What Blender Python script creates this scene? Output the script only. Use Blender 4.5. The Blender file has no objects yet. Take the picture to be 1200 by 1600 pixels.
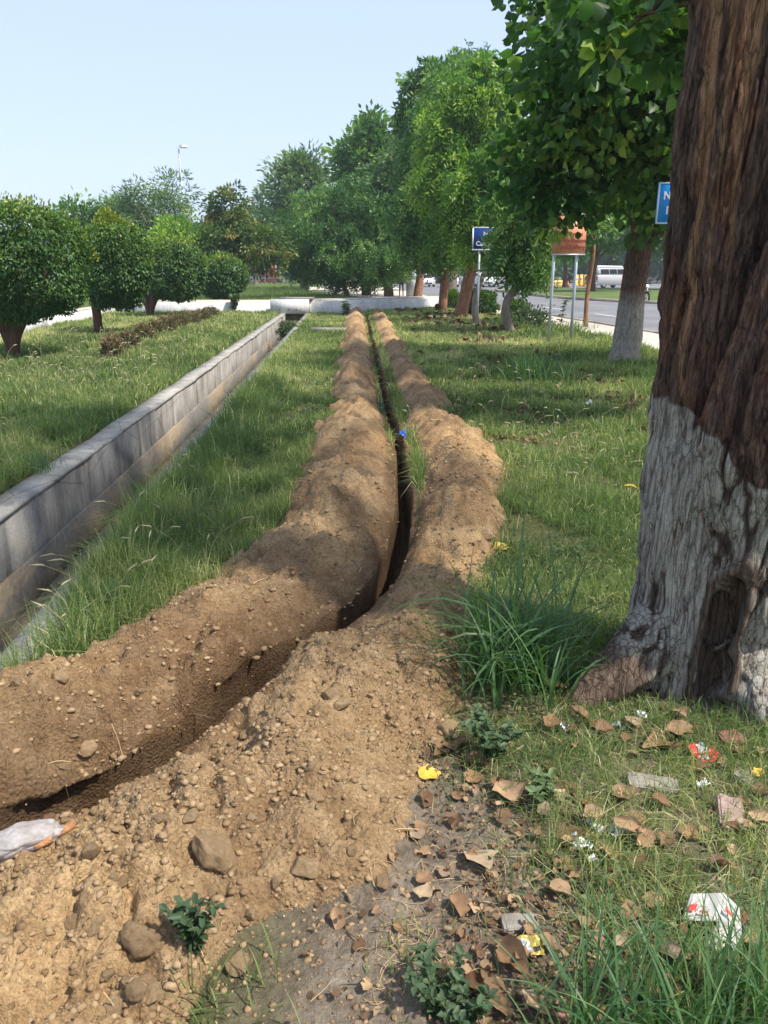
import bpy, bmesh, math, random, time
import numpy as np
from mathutils import Vector, Matrix
R = math.radians
rng = np.random.default_rng(7)
random.seed(7)
SC = bpy.context.scene
COL = SC.collection

# ------------------------------------------------------------------ camera, sky, sun, exposure
F = 1200.0; EYE = 1.55; PITCH = math.atan(374/1200.)
cam_d = bpy.data.cameras.new("camera"); cam = bpy.data.objects.new("camera", cam_d); COL.objects.link(cam)
cam.location = (0, 0, EYE); cam.rotation_euler = (math.pi/2 - PITCH, 0, 0)
cam_d.sensor_fit = 'VERTICAL'; cam_d.sensor_height = 32.0; cam_d.lens = 32.0*F/1600.
cam_d.clip_start = 0.05; cam_d.clip_end = 3000
SC.camera = cam
SUN_EL, SUN_AZ = R(56), R(118)          # azimuth clockwise from +Y: sun to the right, a little behind the camera
sdir = Vector((math.sin(SUN_AZ)*math.cos(SUN_EL), math.cos(SUN_AZ)*math.cos(SUN_EL), math.sin(SUN_EL)))
sun_d = bpy.data.lights.new("sun", 'SUN'); sun_d.energy = 2.0; sun_d.angle = R(2.5); sun_d.color = (1.0, 0.93, 0.82)
sun = bpy.data.objects.new("sun", sun_d); COL.objects.link(sun); sun.location = (6, -4, 14)
sun.rotation_euler = sdir.to_track_quat('Z', 'Y').to_euler()
W = bpy.data.worlds.new("World"); SC.world = W; W.use_nodes = True
nt = W.node_tree; nt.nodes.clear()
sky = nt.nodes.new('ShaderNodeTexSky'); sky.sky_type = 'NISHITA'; sky.sun_disc = False
sky.sun_elevation = SUN_EL; sky.sun_rotation = SUN_AZ; sky.air_density = 1.0; sky.dust_density = 1.4; sky.ozone_density = 2.0
bg = nt.nodes.new('ShaderNodeBackground'); bg.inputs[1].default_value = 0.125
wo = nt.nodes.new('ShaderNodeOutputWorld')
mx = nt.nodes.new('ShaderNodeMix'); mx.data_type = 'RGBA'; mx.blend_type = 'MULTIPLY'; mx.inputs[0].default_value = 1; mx.inputs[7].default_value = (1.02, .925, .98, 1)
nt.links.new(sky.outputs[0], mx.inputs[6])
hz_ = nt.nodes.new('ShaderNodeMix'); hz_.data_type = 'RGBA'; hz_.inputs[0].default_value = .78; hz_.inputs[7].default_value = (1.60, 1.92, 2.52, 1)   # even milky haze over the clear sky
nt.links.new(mx.outputs[2], hz_.inputs[6]); nt.links.new(hz_.outputs[2], bg.inputs[0]); nt.links.new(bg.outputs[0], wo.inputs[0])
SC.view_settings.view_transform = 'Standard'; SC.view_settings.look = 'None'
SC.view_settings.exposure = 1.72; SC.view_settings.gamma = 1.0
SC.render.engine = 'CYCLES'
SC.cycles.max_bounces = 6; SC.cycles.diffuse_bounces = 3; SC.cycles.glossy_bounces = 2
SC.cycles.transmission_bounces = 4; SC.cycles.transparent_max_bounces = 6
SC.cycles.use_denoising = True

def at(u, v, z=0.0):
    "photo pixel (1200x1600) -> world point on the level z"
    x = (u-600)/F; y = (v-800)/F; c, s = math.cos(PITCH), math.sin(PITCH)
    d = (x, c-y*s, -s-y*c); t = (z-EYE)/d[2]
    return d[0]*t, d[1]*t
def atY(u, v, Y):
    x = (u-600)/F; y = (v-800)/F; c, s = math.cos(PITCH), math.sin(PITCH)
    t = Y/(c-y*s); return x*t, Y, EYE+(-s-y*c)*t

# ------------------------------------------------------------------ noise
def _h(ix, iy, iz, s):
    h = (ix*374761393 + iy*668265263 + iz*2147483647 + s*1274126177) & 0xffffffff
    h = ((h ^ (h >> 13))*1274126177) & 0xffffffff
    h = ((h ^ (h >> 15))*2246822519) & 0xffffffff
    return ((h ^ (h >> 16)) & 0xffffff)/float(0xffffff)
def vn(x, y, z=None, seed=0):
    x = np.asarray(x, float); y = np.asarray(y, float)
    z = np.zeros_like(x) if z is None else np.asarray(z, float)
    x0 = np.floor(x); y0 = np.floor(y); z0 = np.floor(z)
    fx, fy, fz = x-x0, y-y0, z-z0
    fx = fx*fx*(3-2*fx); fy = fy*fy*(3-2*fy); fz = fz*fz*(3-2*fz)
    ix, iy, iz = x0.astype(np.int64)+5000, y0.astype(np.int64)+5000, z0.astype(np.int64)+5000
    flat = not np.any(fz)
    def lay(k):
        a = _h(ix, iy, k, seed); b = _h(ix+1, iy, k, seed); c = _h(ix, iy+1, k, seed); d = _h(ix+1, iy+1, k, seed)
        return (a*(1-fx)+b*fx)*(1-fy) + (c*(1-fx)+d*fx)*fy
    l0 = lay(iz)
    return l0 if flat else l0*(1-fz)+lay(iz+1)*fz
def fbm(x, y, z=None, o=4, seed=0, g=.5):
    t = 0; a = 1; n = 0
    for k in range(o):
        t = t + a*vn(x, y, z, seed+k*17); n += a; a *= g
        x = x*2.03+3.1; y = y*2.03+1.7
        if z is not None: z = z*2.03+4.3
    return t/n
def ss(a, b, x):
    t = np.clip((np.asarray(x, float)-a)/(b-a), 0, 1); return t*t*(3-2*t)
def cell(x, y, seed=0):
    "distance to nearest feature point"
    x0 = np.floor(x).astype(np.int64)+5000; y0 = np.floor(y).astype(np.int64)+5000
    best = np.full(np.shape(x), 9.)
    for i in (-1, 0, 1):
        for j in (-1, 0, 1):
            px = x0+i+_h(x0+i, y0+j, 0*x0, seed)-5000; py = y0+j+_h(x0+i, y0+j, 0*x0, seed+9)-5000
            best = np.minimum(best, (px-x)**2+(py-y)**2)
    return np.sqrt(best)

# ------------------------------------------------------------------ mesh helpers
def mk(name, V, Fs, mat=None, parent=None, tint=None, smooth=False, attrs=None, loc=None):
    V = np.asarray(V, np.float32); me = bpy.data.meshes.new(name)
    if not isinstance(Fs, list) or np.ndim(Fs[0]) == 1: Fs = [np.asarray(Fs)]
    Fs = [np.asarray(f, np.int32) for f in Fs if len(f)]
    me.vertices.add(len(V)); me.vertices.foreach_set('co', V.ravel())
    nl = sum(f.size for f in Fs); npo = sum(len(f) for f in Fs)
    me.loops.add(nl); me.polygons.add(npo)
    me.loops.foreach_set('vertex_index', np.concatenate([f.ravel() for f in Fs]))
    st = []; o = 0
    for f in Fs:
        k = f.shape[1]; st.append(o+np.arange(len(f))*k); o += f.size
    me.polygons.foreach_set('loop_start', np.concatenate(st).astype(np.int32))
    if smooth: me.polygons.foreach_set('use_smooth', np.ones(npo, bool))
    me.update(calc_edges=True)
    at_ = dict(attrs or {})
    if tint is not None: at_['tint'] = tint
    for k, a in at_.items():
        A = me.attributes.new(k, 'FLOAT', 'POINT'); A.data.foreach_set('value', np.asarray(a, np.float32))
    if mat:
        for m in (mat if isinstance(mat, (list, tuple)) else [mat]): me.materials.append(m)
    o = bpy.data.objects.new(name, me); COL.objects.link(o)
    if parent is not None: o.parent = parent
    if loc is not None: o.location = loc
    return o
def tag(o, label=None, cat=None, group=None, kind=None):
    if label: o['label'] = label
    if cat: o['category'] = cat
    if group: o['group'] = group
    if kind: o['kind'] = kind
    return o
def thing(name, label, cat, loc=(0, 0, 0), rz=0, group=None):
    o = bpy.data.objects.new(name, None); COL.objects.link(o); o.empty_display_size = .1
    o.location = loc; o.rotation_euler = (0, 0, rz); return tag(o, label, cat, group)
def dup(root, loc, rz=0, sc=1.0, label=None, group=None):
    r = root.copy(); COL.objects.link(r); r.location = loc; r.rotation_euler = (0, 0, rz)
    r.scale = (sc, sc, sc) if not hasattr(sc, '__len__') else sc
    if label: r['label'] = label
    if group: r['group'] = group
    for ch in list(root.children):
        c = ch.copy(); COL.objects.link(c); c.parent = r
        for g in ch.children:
            d = g.copy(); COL.objects.link(d); d.parent = c
    return r
class MB:
    def __init__(s): s.V = []; s.F4 = []; s.F3 = []; s.n = 0
    def add(s, V, F4=(), F3=()):
        V = np.asarray(V, float).reshape(-1, 3); s.V.append(V)
        if len(F4): s.F4.append(np.asarray(F4)+s.n)
        if len(F3): s.F3.append(np.asarray(F3)+s.n)
        s.n += len(V); return s
    def box(s, x0, x1, y0, y1, z0, z1, M=None):
        V = np.array([(x, y, z) for z in (z0, z1) for y in (y0, y1) for x in (x0, x1)], float)
        if M is not None: V = V@np.array(M.to_3x3()).T + np.array(M.translation)
        return s.add(V, [(0, 2, 3, 1), (4, 5, 7, 6), (0, 1, 5, 4), (2, 6, 7, 3), (0, 4, 6, 2), (1, 3, 7, 5)])
    def tube(s, pts, rad, n=10, cap=True, jit=0, seed=1, flat=None):
        V, F4, F3 = tube(pts, rad, n, cap, jit, seed); return s.add(V, F4, F3)
    def build(s, name, mat=None, parent=None, smooth=False, **k):
        Fs = ([np.concatenate(s.F4)] if s.F4 else [])+([np.concatenate(s.F3)] if s.F3 else [])
        return mk(name, np.concatenate(s.V), Fs, mat, parent, smooth=smooth, **k)
def tube(pts, rad, n=10, cap=True, jit=0, seed=1):
    P = np.asarray(pts, float); m = len(P); rad = np.broadcast_to(np.asarray(rad, float), (m,))
    T = np.gradient(P, axis=0); T /= np.linalg.norm(T, axis=1)[:, None]+1e-9
    up = np.array([0, 1, 0.]) if abs(T[0][2]) > .6 else np.array([0, 0, 1.])
    V = []
    a = np.linspace(0, 2*np.pi, n, endpoint=False)
    for i in range(m):
        b = np.cross(T[i], up); b /= np.linalg.norm(b)+1e-9; c = np.cross(b, T[i]); up = c
        r = rad[i]*(1 + (jit*(vn(np.cos(a)*2+9, np.sin(a)*2+9, np.full(n, i*.7), seed)-.5)*2 if jit else 0))
        V.append(P[i] + (np.cos(a)*r)[:, None]*b + (np.sin(a)*r)[:, None]*c)
    V = np.concatenate(V)
    i = np.arange(m-1)[:, None]*n; j = np.arange(n)[None]; k = (j+1) % n
    F4 = np.stack([i+j, i+k, i+n+k, i+n+j], -1).reshape(-1, 4)
    F3 = []
    if cap:
        V = np.concatenate([V, P[:1], P[-1:]]); e = m*n
        for q in range(n):
            F3.append((e, (q+1) % n, q)); F3.append((e+1, (m-1)*n+q, (m-1)*n+(q+1) % n))
    return V, F4, F3
def spline(pts, n):
    P = np.asarray(pts, float); m = len(P); t = np.linspace(0, m-1, n); out = []
    for q in t:
        i = min(int(q), m-2); f = q-i
        p0, p1, p2, p3 = P[max(i-1, 0)], P[i], P[i+1], P[min(i+2, m-1)]
        out.append(.5*((2*p1)+(-p0+p2)*f+(2*p0-5*p1+4*p2-p3)*f*f+(-p0+3*p1-3*p2+p3)*f**3))
    return np.array(out)
def sheet(name, poly, z, mat, kind='structure', parent=None):
    "flat polygon sheet"
    bm = bmesh.new(); vs = [bm.verts.new((x, y, z)) for x, y in poly]; f = bm.faces.new(vs)
    if f.normal.z < 0: f.normal_flip()
    bmesh.ops.triangulate(bm, faces=bm.faces[:])
    me = bpy.data.meshes.new(name); bm.to_mesh(me); bm.free(); me.materials.append(mat)
    o = bpy.data.objects.new(name, me); COL.objects.link(o)
    if kind: o['kind'] = kind
    if parent: o.parent = parent
    return o

# ------------------------------------------------------------------ materials
class NM:
    def __init__(s, name):
        s.m = bpy.data.materials.new(name); s.m.use_nodes = True; s.t = s.m.node_tree; s.t.nodes.clear()
        s.out = s.n('ShaderNodeOutputMaterial'); s.geo = s.n('ShaderNodeNewGeometry'); s.p = s.geo.outputs['Position']
    def n(s, ty, **k):
        q = s.t.nodes.new(ty)
        for a, b in k.items(): setattr(q, a, b)
        return q
    def l(s, a, b): s.t.links.new(a, b)
    def inp(s, node, i, v):
        if hasattr(v, 'is_output') or isinstance(v, bpy.types.NodeSocket): s.l(v, node.inputs[i])
        else: node.inputs[i].default_value = v
    def map(s, sc=(1, 1, 1), rot=(0, 0, 0), src=None):
        q = s.n('ShaderNodeMapping'); s.l(src or s.p, q.inputs[0]); q.inputs['Scale'].default_value = sc; q.inputs['Rotation'].default_value = rot; return q.outputs[0]
    def noise(s, scale, detail=4, rough=.55, vec=None, dist=0):
        q = s.n('ShaderNodeTexNoise'); s.l(vec or s.p, q.inputs['Vector']); q.inputs['Scale'].default_value = scale
        q.inputs['Detail'].default_value = detail; q.inputs['Roughness'].default_value = rough; q.inputs['Distortion'].default_value = dist; return q.outputs['Fac']
    def vor(s, scale, vec=None, feat='F1'):
        q = s.n('ShaderNodeTexVoronoi'); q.feature = feat; s.l(vec or s.p, q.inputs['Vector']); q.inputs['Scale'].default_value = scale; return q.outputs['Distance']
    def ramp(s, fac, stops, interp='LINEAR'):
        q = s.n('ShaderNodeValToRGB'); q.color_ramp.interpolation = interp; e = q.color_ramp.elements
        while len(e) < len(stops): e.new(.5)
        for i, (p, c) in enumerate(stops):
            e[i].position = p; e[i].color = (*c, 1) if hasattr(c, '__len__') else (c, c, c, 1)
        s.l(fac, q.inputs[0]); return q.outputs[0]
    def mix(s, fac, a, b, mode='MIX'):
        q = s.n('ShaderNodeMix', data_type='RGBA', blend_type=mode)
        for i, v in ((0, fac), (6, a), (7, b)):
            if isinstance(v, bpy.types.NodeSocket): s.l(v, q.inputs[i])
            elif i == 0: q.inputs[0].default_value = v
            else: q.inputs[i].default_value = (*v, 1)
        return q.outputs[2]
    def math(s, op, a, b=0, c=0):
        q = s.n('ShaderNodeMath', operation=op); s.inp(q, 0, a); s.inp(q, 1, b)
        if op in ('MULTIPLY_ADD',): s.inp(q, 2, c)
        return q.outputs[0]
    def attr(s, nm):
        q = s.n('ShaderNodeAttribute', attribute_name=nm); return q.outputs['Fac']
    def z(s):
        q = s.n('ShaderNodeSeparateXYZ'); s.l(s.p, q.inputs[0]); return q.outputs[2]
    def bump(s, h, dist=.01, st=1.0, nrm=None):
        q = s.n('ShaderNodeBump'); s.l(h, q.inputs['Height']); q.inputs['Distance'].default_value = dist; q.inputs['Strength'].default_value = st
        if nrm: s.l(nrm, q.inputs['Normal'])
        return q.outputs[0]
    def prin(s, col, rough=.8, spec=.3, bump=None, metal=0, **k):
        q = s.n('ShaderNodeBsdfPrincipled'); q.inputs['Specular IOR Level'].default_value = spec; q.inputs['Metallic'].default_value = metal
        s.inp(q, 'Base Color', col if isinstance(col, bpy.types.NodeSocket) else (*col, 1)); s.inp(q, 'Roughness', rough)
        for a, b in k.items(): s.inp(q, a.replace('_', ' '), b)
        if bump: s.l(bump, q.inputs['Normal'])
        return q.outputs[0]
    def end(s, sh): s.l(sh, s.out.inputs[0]); return s.m

def m_leaf(name, stops, trans=.3, rough=.5, spec=.35, tcol=(1.3, 1.5, .6)):
    n = NM(name); c = n.ramp(n.attr('tint'), stops)
    p = n.prin(c, rough, spec)
    t = n.n('ShaderNodeBsdfTranslucent'); n.l(n.mix(1.0, c, tcol, 'MULTIPLY'), t.inputs[0])
    x = n.n('ShaderNodeMixShader'); x.inputs[0].default_value = trans; n.l(p, x.inputs[1]); n.l(t.outputs[0], x.inputs[2])
    return n.end(x.outputs[0])
def m_soil(name, moist=.0):
    n = NM(name)
    big = n.noise(1.1, 5, .6, dist=.6); mid = n.noise(9, 6, .65); fine = n.noise(70, 5, .7); lum = n.noise(3.0, 4, .6)
    a = n.ramp(mid, [(.25, (.220, .142, .073)), (.48, (.345, .235, .128)), (.72, (.460, .335, .195))])
    b = n.ramp(fine, [(.3, (.62, .60, .57)), (.5, (1, 1, 1)), (.68, (1.28, 1.27, 1.24))])
    c = n.mix(1.0, a, b, 'MULTIPLY')
    c = n.mix(n.ramp(big, [(.42, 0.), (.62, .85)]), c, n.mix(1.0, c, (.76, .70, .66), 'MULTIPLY'))
    c = n.mix(n.attr('pale'), c, n.mix(1.0, c, (1.38, 1.36, 1.28), 'MULTIPLY'))
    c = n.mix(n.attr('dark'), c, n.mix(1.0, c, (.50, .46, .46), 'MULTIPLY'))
    c = n.mix(n.ramp(n.noise(26, 6, .7), [(.60, 0.), (.70, .6)]), c, n.mix(1.0, c, (.55, .50, .46), 'MULTIPLY'))
    h = n.math('MULTIPLY_ADD', n.vor(95), .7, n.math('MULTIPLY_ADD', n.noise(38, 8, .72), 1.4, n.math('MULTIPLY', fine, .9)))
    return n.end(n.prin(c, .95, .15, n.bump(h, .012, 1.0)))
def m_simple(name, col, rough=.6, spec=.4, var=.12, sc=12, metal=0, bumpd=0, **k):
    n = NM(name); f = n.noise(sc, 5, .6)
    c = n.mix(1.0, col, n.ramp(f, [(.3, 1-var), (.7, 1+var)]), 'MULTIPLY')
    return n.end(n.prin(c, rough, spec, n.bump(n.noise(sc*5, 5), bumpd) if bumpd else None, metal, **k))
def m_concrete(name, base, stain, dirt=.6, sc=1.0):
    n = NM(name)
    streak = n.noise(2.6*sc, 6, .65, n.map((1.6, 1.6, .28)), .8); blot = n.noise(1.3*sc, 6, .62); fine = n.noise(55, 5, .65)
    c = n.mix(n.ramp(streak, [(.40, 0.), (.62, dirt)]), base, stain)
    c = n.mix(n.ramp(blot, [(.45, 0.), (.65, dirt*.8)]), c, tuple(x*1.45 for x in base))
    c = n.mix(1.0, c, n.ramp(fine, [(.3, .8), (.7, 1.18)]), 'MULTIPLY')
    crack = n.ramp(n.vor(1.5, n.map((1, .35, 1)), 'DISTANCE_TO_EDGE'), [(0., .35), (.012, 1.)])
    c = n.mix(.6, c, n.mix(1.0, c, crack, 'MULTIPLY'))
    return n.end(n.prin(c, .9, .2, n.bump(n.math('ADD', fine, n.noise(14, 6)), .008)))
M = {}
def build_mats():
    M['soil'] = m_soil('loose_soil')
    # turf base under the grass
    n = NM('turf_ground'); a = n.noise(6, 6, .65); b = n.noise(45, 6, .7); g = n.noise(.7, 4, .6)
    c = n.ramp(a, [(.3, (.065, .075, .030)), (.5, (.10, .108, .042)), (.7, (.17, .15, .07))])
    c = n.mix(n.attr('bare'), c, n.ramp(n.noise(5, 6, .7, dist=.5), [(.3, (.135, .105, .075)), (.5, (.215, .175, .130)), (.7, (.30, .25, .19))]))
    c = n.mix(1.0, c, n.ramp(b, [(.3, .62), (.7, 1.35)]), 'MULTIPLY')
    M['turf'] = n.end(n.prin(c, .95, .15, n.bump(n.math('ADD', b, n.noise(22, 7, .7)), .02)))
    n = NM('far_grass'); c = n.ramp(n.noise(.35, 8, .7), [(.3, (.065, .105, .025)), (.5, (.10, .145, .04)), (.7, (.17, .18, .07))])
    M['fargrass'] = n.end(n.prin(n.mix(1.0, c, n.ramp(n.noise(6, 6, .7), [(.3, .7), (.7, 1.3)]), 'MULTIPLY'), .95, .1))
    M['grass'] = m_leaf('grass_blades', [(0, (0.082, 0.134, 0.051)), (.35, (0.143, 0.208, 0.076)), (.60, (0.230, 0.288, 0.107)), (.82, (0.371, 0.391, 0.177)), (1, (0.620, 0.558, 0.329))], .42, .6, .25)
    M['grassdry'] = m_leaf('seed_heads', [(0, (.30, .32, .15)), (1, (.62, .54, .36))], .3, .7, .2, (1, 1, .8))
    M['tuft'] = m_leaf('long_grass_blades', [(0, (.035, .095, .040)), (.5, (.075, .165, .060)), (1, (.20, .27, .10))], .35, .42, .45)
    M['weed'] = m_leaf('weed_leaves', [(0, (.040, .075, .038)), (.6, (.085, .135, .065)), (1, (.17, .24, .10))], .3)
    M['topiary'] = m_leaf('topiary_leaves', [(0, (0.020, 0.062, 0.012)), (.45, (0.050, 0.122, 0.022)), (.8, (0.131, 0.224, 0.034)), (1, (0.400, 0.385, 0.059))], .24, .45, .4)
    M['darkleaf'] = m_leaf('dark_tree_leaves', [(0, (0.038, 0.103, 0.025)), (.5, (0.084, 0.192, 0.046)), (1, (0.260, 0.392, 0.096))], .34, .45, .35)
    M['bigleaf'] = m_leaf('broad_leaves', [(0, (0.031, 0.088, 0.022)), (.5, (0.063, 0.151, 0.036)), (.85, (0.228, 0.360, 0.091)), (1, (0.456, 0.545, 0.115))], .45, .45, .35)
    M['lightleaf'] = m_leaf('pale_drooping_leaves', [(0, (0.053, 0.133, 0.024)), (.5, (0.128, 0.253, 0.041)), (1, (0.448, 0.564, 0.108))], .42, .45, .3)
    M['featherleaf'] = m_leaf('feathery_leaves', [(0, (0.062, 0.132, 0.053)), (.5, (0.133, 0.217, 0.082)), (1, (0.250, 0.327, 0.132))], .3)
    M['ochreleaf'] = m_leaf('reddish_tipped_leaves', [(0, (0.037, 0.094, 0.020)), (.55, (0.094, 0.156, 0.035)), (.8, (0.213, 0.237, 0.050)), (1, (0.425, 0.275, 0.080))], .28)
    M['farleaf'] = m_leaf('far_leaves', [(0, (0.058, 0.128, 0.054)), (1, (0.144, 0.239, 0.096))], .2)
    M['drybush'] = m_leaf('dry_bush_leaves', [(0, (.07, .075, .035)), (.5, (.15, .13, .065)), (1, (.27, .18, .11))], .25)
    M['dryleaf'] = None
    n = NM('dead_leaf'); f = n.noise(18, 5, .6); oi = n.n('ShaderNodeObjectInfo')
    c = n.ramp(oi.outputs['Random'], [(0, (.12, .065, .033)), (.4, (.22, .13, .068)), (.75, (.33, .22, .125)), (.92, (.43, .32, .20)), (1, (.20, .14, .10))])
    c = n.mix(1.0, c, n.ramp(f, [(.3, .6), (.7, 1.3)]), 'MULTIPLY'); M['dryleaf'] = n.end(n.prin(c, .7, .3, n.bump(f, .004)))
    M['yellowleaf'] = m_simple('yellow_leaf', (.55, .36, .05), .5, .4, .35, 25)
    # bark
    n = NM('brown_bark'); v = n.map((1, 1, .12)); f = n.noise(26, 7, .7, v, .4); g = n.noise(7, 5, .6, v)
    c = n.ramp(f, [(.28, (.030, .019, .013)), (.5, (.095, .058, .040)), (.72, (.19, .120, .085))])
    c = n.mix(n.ramp(g, [(.5, 0.), (.7, .6)]), c, (.22, .105, .05)); M['bark'] = n.end(n.prin(c, .9, .2, n.bump(f, .02)))
    n = NM('grey_bark'); v = n.map((1, 1, .2)); f = n.noise(18, 7, .7, v)
    M['barkgrey'] = n.end(n.prin(n.ramp(f, [(.3, (.11, .085, .065)), (.7, (.31, .26, .21))]), .9, .2, n.bump(f, .02)))
    n = NM('reddish_bark'); v = n.map((1, 1, .25)); f = n.noise(14, 7, .7, v)
    M['barkred'] = n.end(n.prin(n.ramp(f, [(.3, (.14, .065, .04)), (.55, (.30, .15, .085)), (.75, (.42, .26, .17))]), .9, .2, n.bump(f, .02)))
    # limewashed trunk (wash painted up to a height given in the attribute)
    n = NM('limewashed_bark'); v = n.map((1, 1, .22)); f = n.noise(46, 10, .78, v, .5); g = n.noise(6, 5, .6, n.map((1, 1, .3)))
    brown = n.ramp(f, [(.30, (.020, .013, .011)), (.45, (.074, .044, .034)), (.58, (.150, .094, .070)), (.72, (.27, .185, .138))])
    brown = n.mix(n.ramp(g, [(.52, 0.), (.68, .75)]), brown, n.mix(1.0, brown, (1.9, 1.15, .6), 'MULTIPLY'))
    tan = n.ramp(f, [(.3, (.27, .125, .06)), (.6, (.47, .27, .15)), (.8, (.56, .38, .25))])
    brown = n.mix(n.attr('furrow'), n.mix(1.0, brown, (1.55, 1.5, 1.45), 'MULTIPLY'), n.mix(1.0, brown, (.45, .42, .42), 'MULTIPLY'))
    c = n.mix(n.attr('peel'), brown, tan)
    wash = n.ramp(n.noise(34, 9, .78, v), [(.36, (.17, .13, .095)), (.44, (.41, .375, .31)), (.56, (.58, .545, .465)), (.72, (.72, .685, .60))])
    c = n.mix(n.attr('wash'), c, wash)
    c = n.mix(n.attr('bare'), c, n.ramp(f, [(.3, (.12, .080, .055)), (.55, (.235, .165, .12)), (.75, (.33, .25, .19))]))
    wv = n.n('ShaderNodeVectorMath', operation='MULTIPLY_ADD'); nz = n.n('ShaderNodeTexNoise'); nz.inputs['Scale'].default_value = 14; nz.inputs['Detail'].default_value = 5
    n.l(n.map((1, 1, .35)), nz.inputs['Vector']); n.l(nz.outputs['Color'], wv.inputs[0]); wv.inputs[1].default_value = (.035, .035, .05); n.l(n.map((1, 1, .085)), wv.inputs[2])
    ck = n.vor(42, wv.outputs[0], 'DISTANCE_TO_EDGE'); ck2 = n.vor(95, wv.outputs[0], 'DISTANCE_TO_EDGE')
    cr = n.ramp(ck, [(0, .42), (.05, .82), (.14, 1.06)]); cr2 = n.ramp(ck2, [(0, .74), (.08, 1.03)])
    c = n.mix(1.0, n.mix(1.0, c, cr, 'MULTIPLY'), cr2, 'MULTIPLY')
    c = n.mix(1.0, c, n.ramp(n.noise(160, 4, .7), [(.3, .78), (.7, 1.22)]), 'MULTIPLY')
    h = n.math('ADD', n.math('MULTIPLY', cr, .9), n.math('MULTIPLY_ADD', cr2, .4, n.math('MULTIPLY', f, 2.2)))
    M['bigbark'] = n.end(n.prin(c, .85, .25, n.bump(h, .014)))
    M['wall'] = m_concrete('stained_concrete', (.285, .268, .240), (.135, .125, .110), .85, 1.3)
    M['walltop'] = m_concrete('worn_coping', (.34, .325, .29), (.19, .18, .155), .75, 2)
    M['kerbc'] = m_concrete('kerb_concrete', (.26, .25, .22), (.17, .16, .14), .7, 2)
    n = NM('silty_lining'); f = n.noise(1.2, 5, .6, n.map((1, .5, 2))); c = n.mix(n.ramp(f, [(.42, 0.), (.60, .85)]), (.20, .19, .175), (.36, .28, .19))
    c = n.mix(1.0, c, n.ramp(n.noise(20, 6), [(.3, .75), (.7, 1.2)]), 'MULTIPLY'); M['lining'] = n.end(n.prin(c, .9, .2, n.bump(n.noise(30, 6), .008)))
    M['white'] = m_concrete('whitewashed_concrete', (.66, .66, .64), (.50, .49, .46), .45, 1.5)
    M['pave'] = m_concrete('pale_paving', (.52, .47, .39), (.42, .37, .30), .6, .8)
    n = NM('asphalt'); f = n.noise(.4, 6, .6); M['road'] = n.end(n.prin(n.mix(1.0, n.ramp(f, [(.35, (.15, .15, .155)), (.65, (.21, .21, .215))]), n.ramp(n.noise(30, 5), [(.3, .85), (.7, 1.15)]), 'MULTIPLY'), .85, .3))
    M['paint'] = m_simple('road_paint', (.7, .7, .68), .7, .3, .15)
    M['kerbstone'] = m_simple('kerbstone', (.36, .30, .25), .9, .2, .25, 3)
    M['steel'] = m_simple('galvanised_steel', (.42, .45, .48), .45, .5, .15, 9, .55)
    M['carwhite'] = m_simple('white_car_paint', (.78, .79, .80), .25, .5, .03)
    M['silver'] = m_simple('silver_paint', (.50, .50, .49), .3, .5, .05, 3, .3)
    M['glass'] = m_simple('dark_glass', (.015, .018, .022), .35, .2, .05)
    M['rubber'] = m_simple('rubber', (.02, .02, .02), .8, .3)
    M['yellow'] = m_simple('yellow_plastic', (.80, .46, .03), .5, .4, .15, 4)
    M['redpaint'] = m_simple('faded_red_paint', (.33, .045, .04), .6, .3, .3, 5)
    M['redlamp'] = m_simple('red_lens', (.45, .02, .02), .3, .5)
    M['black'] = m_simple('black_plastic', (.02, .02, .022), .5, .4)
    M['blue'] = m_simple('blue_sign_face', (.02, .32, .85), .35, .4, .08, 5)
    M['signblue'] = m_simple('deep_blue_sign_face', (.010, .055, .25), .35, .4, .1, 5)
    M['orange'] = m_simple('faded_orange_sign_face', (.66, .29, .17), .55, .3, .18, 7)
    M['signred'] = m_simple('dark_red_lettering', (.30, .055, .045), .6, .3)
    M['signwhite'] = m_simple('white_lettering', (.80, .82, .84), .5, .3, .05)
    M['cream'] = m_simple('cream_plaster', (.55, .50, .42), .9, .2, .12, 1)
    M['paper'] = m_simple('dirty_white_card', (.46, .455, .43), .7, .2, .35, 30, bumpd=.002)
    M['inkred'] = m_simple('red_print', (.60, .06, .06), .6, .3, .2, 40)
    M['inkblue'] = m_simple('pale_blue_print', (.25, .48, .60), .5, .3, .2, 40)
    M['wrapyellow'] = m_simple('yellow_foil', (.45, .36, .08), .35, .6, .4, 60, .3)
    M['foil'] = m_simple('silver_foil', (.55, .60, .66), .3, .6, .35, 60, .5)
    M['tissue'] = m_simple('white_tissue', (.74, .76, .78), .9, .1, .15, 50)
    M['brick'] = m_simple('weathered_brick', (.25, .125, .095), .9, .2, .4, 28, bumpd=.006)
    M['pinkbrick'] = m_simple('pinkish_paver', (.33, .235, .20), .9, .2, .3, 28, bumpd=.006)
    M['greystone'] = m_simple('grey_stone', (.26, .235, .20), .9, .2, .3, 20, bumpd=.006)
    M['barkcurl'] = m_simple('curled_bark', (.40, .20, .09), .85, .2, .4, 45, bumpd=.004)
    M['straw'] = m_simple('straw', (.50, .36, .19), .8, .2, .25, 30)
    M['root'] = m_simple('root', (.17, .11, .07), .9, .2, .3, 30)
    M['bluebag'] = m_simple('blue_plastic', (.02, .10, .42), .3, .5, .3, 50)
    M['mud'] = m_simple('dark_mud', (.085, .062, .048), .95, .15, .4, 35, bumpd=.012)
    n = NM('plastic_film'); f = n.noise(25, 6, .7); g = n.prin(n.ramp(f, [(.3, (.35, .30, .27)), (.7, (.68, .66, .66))]), .35, .5, n.bump(f, .006))
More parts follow.
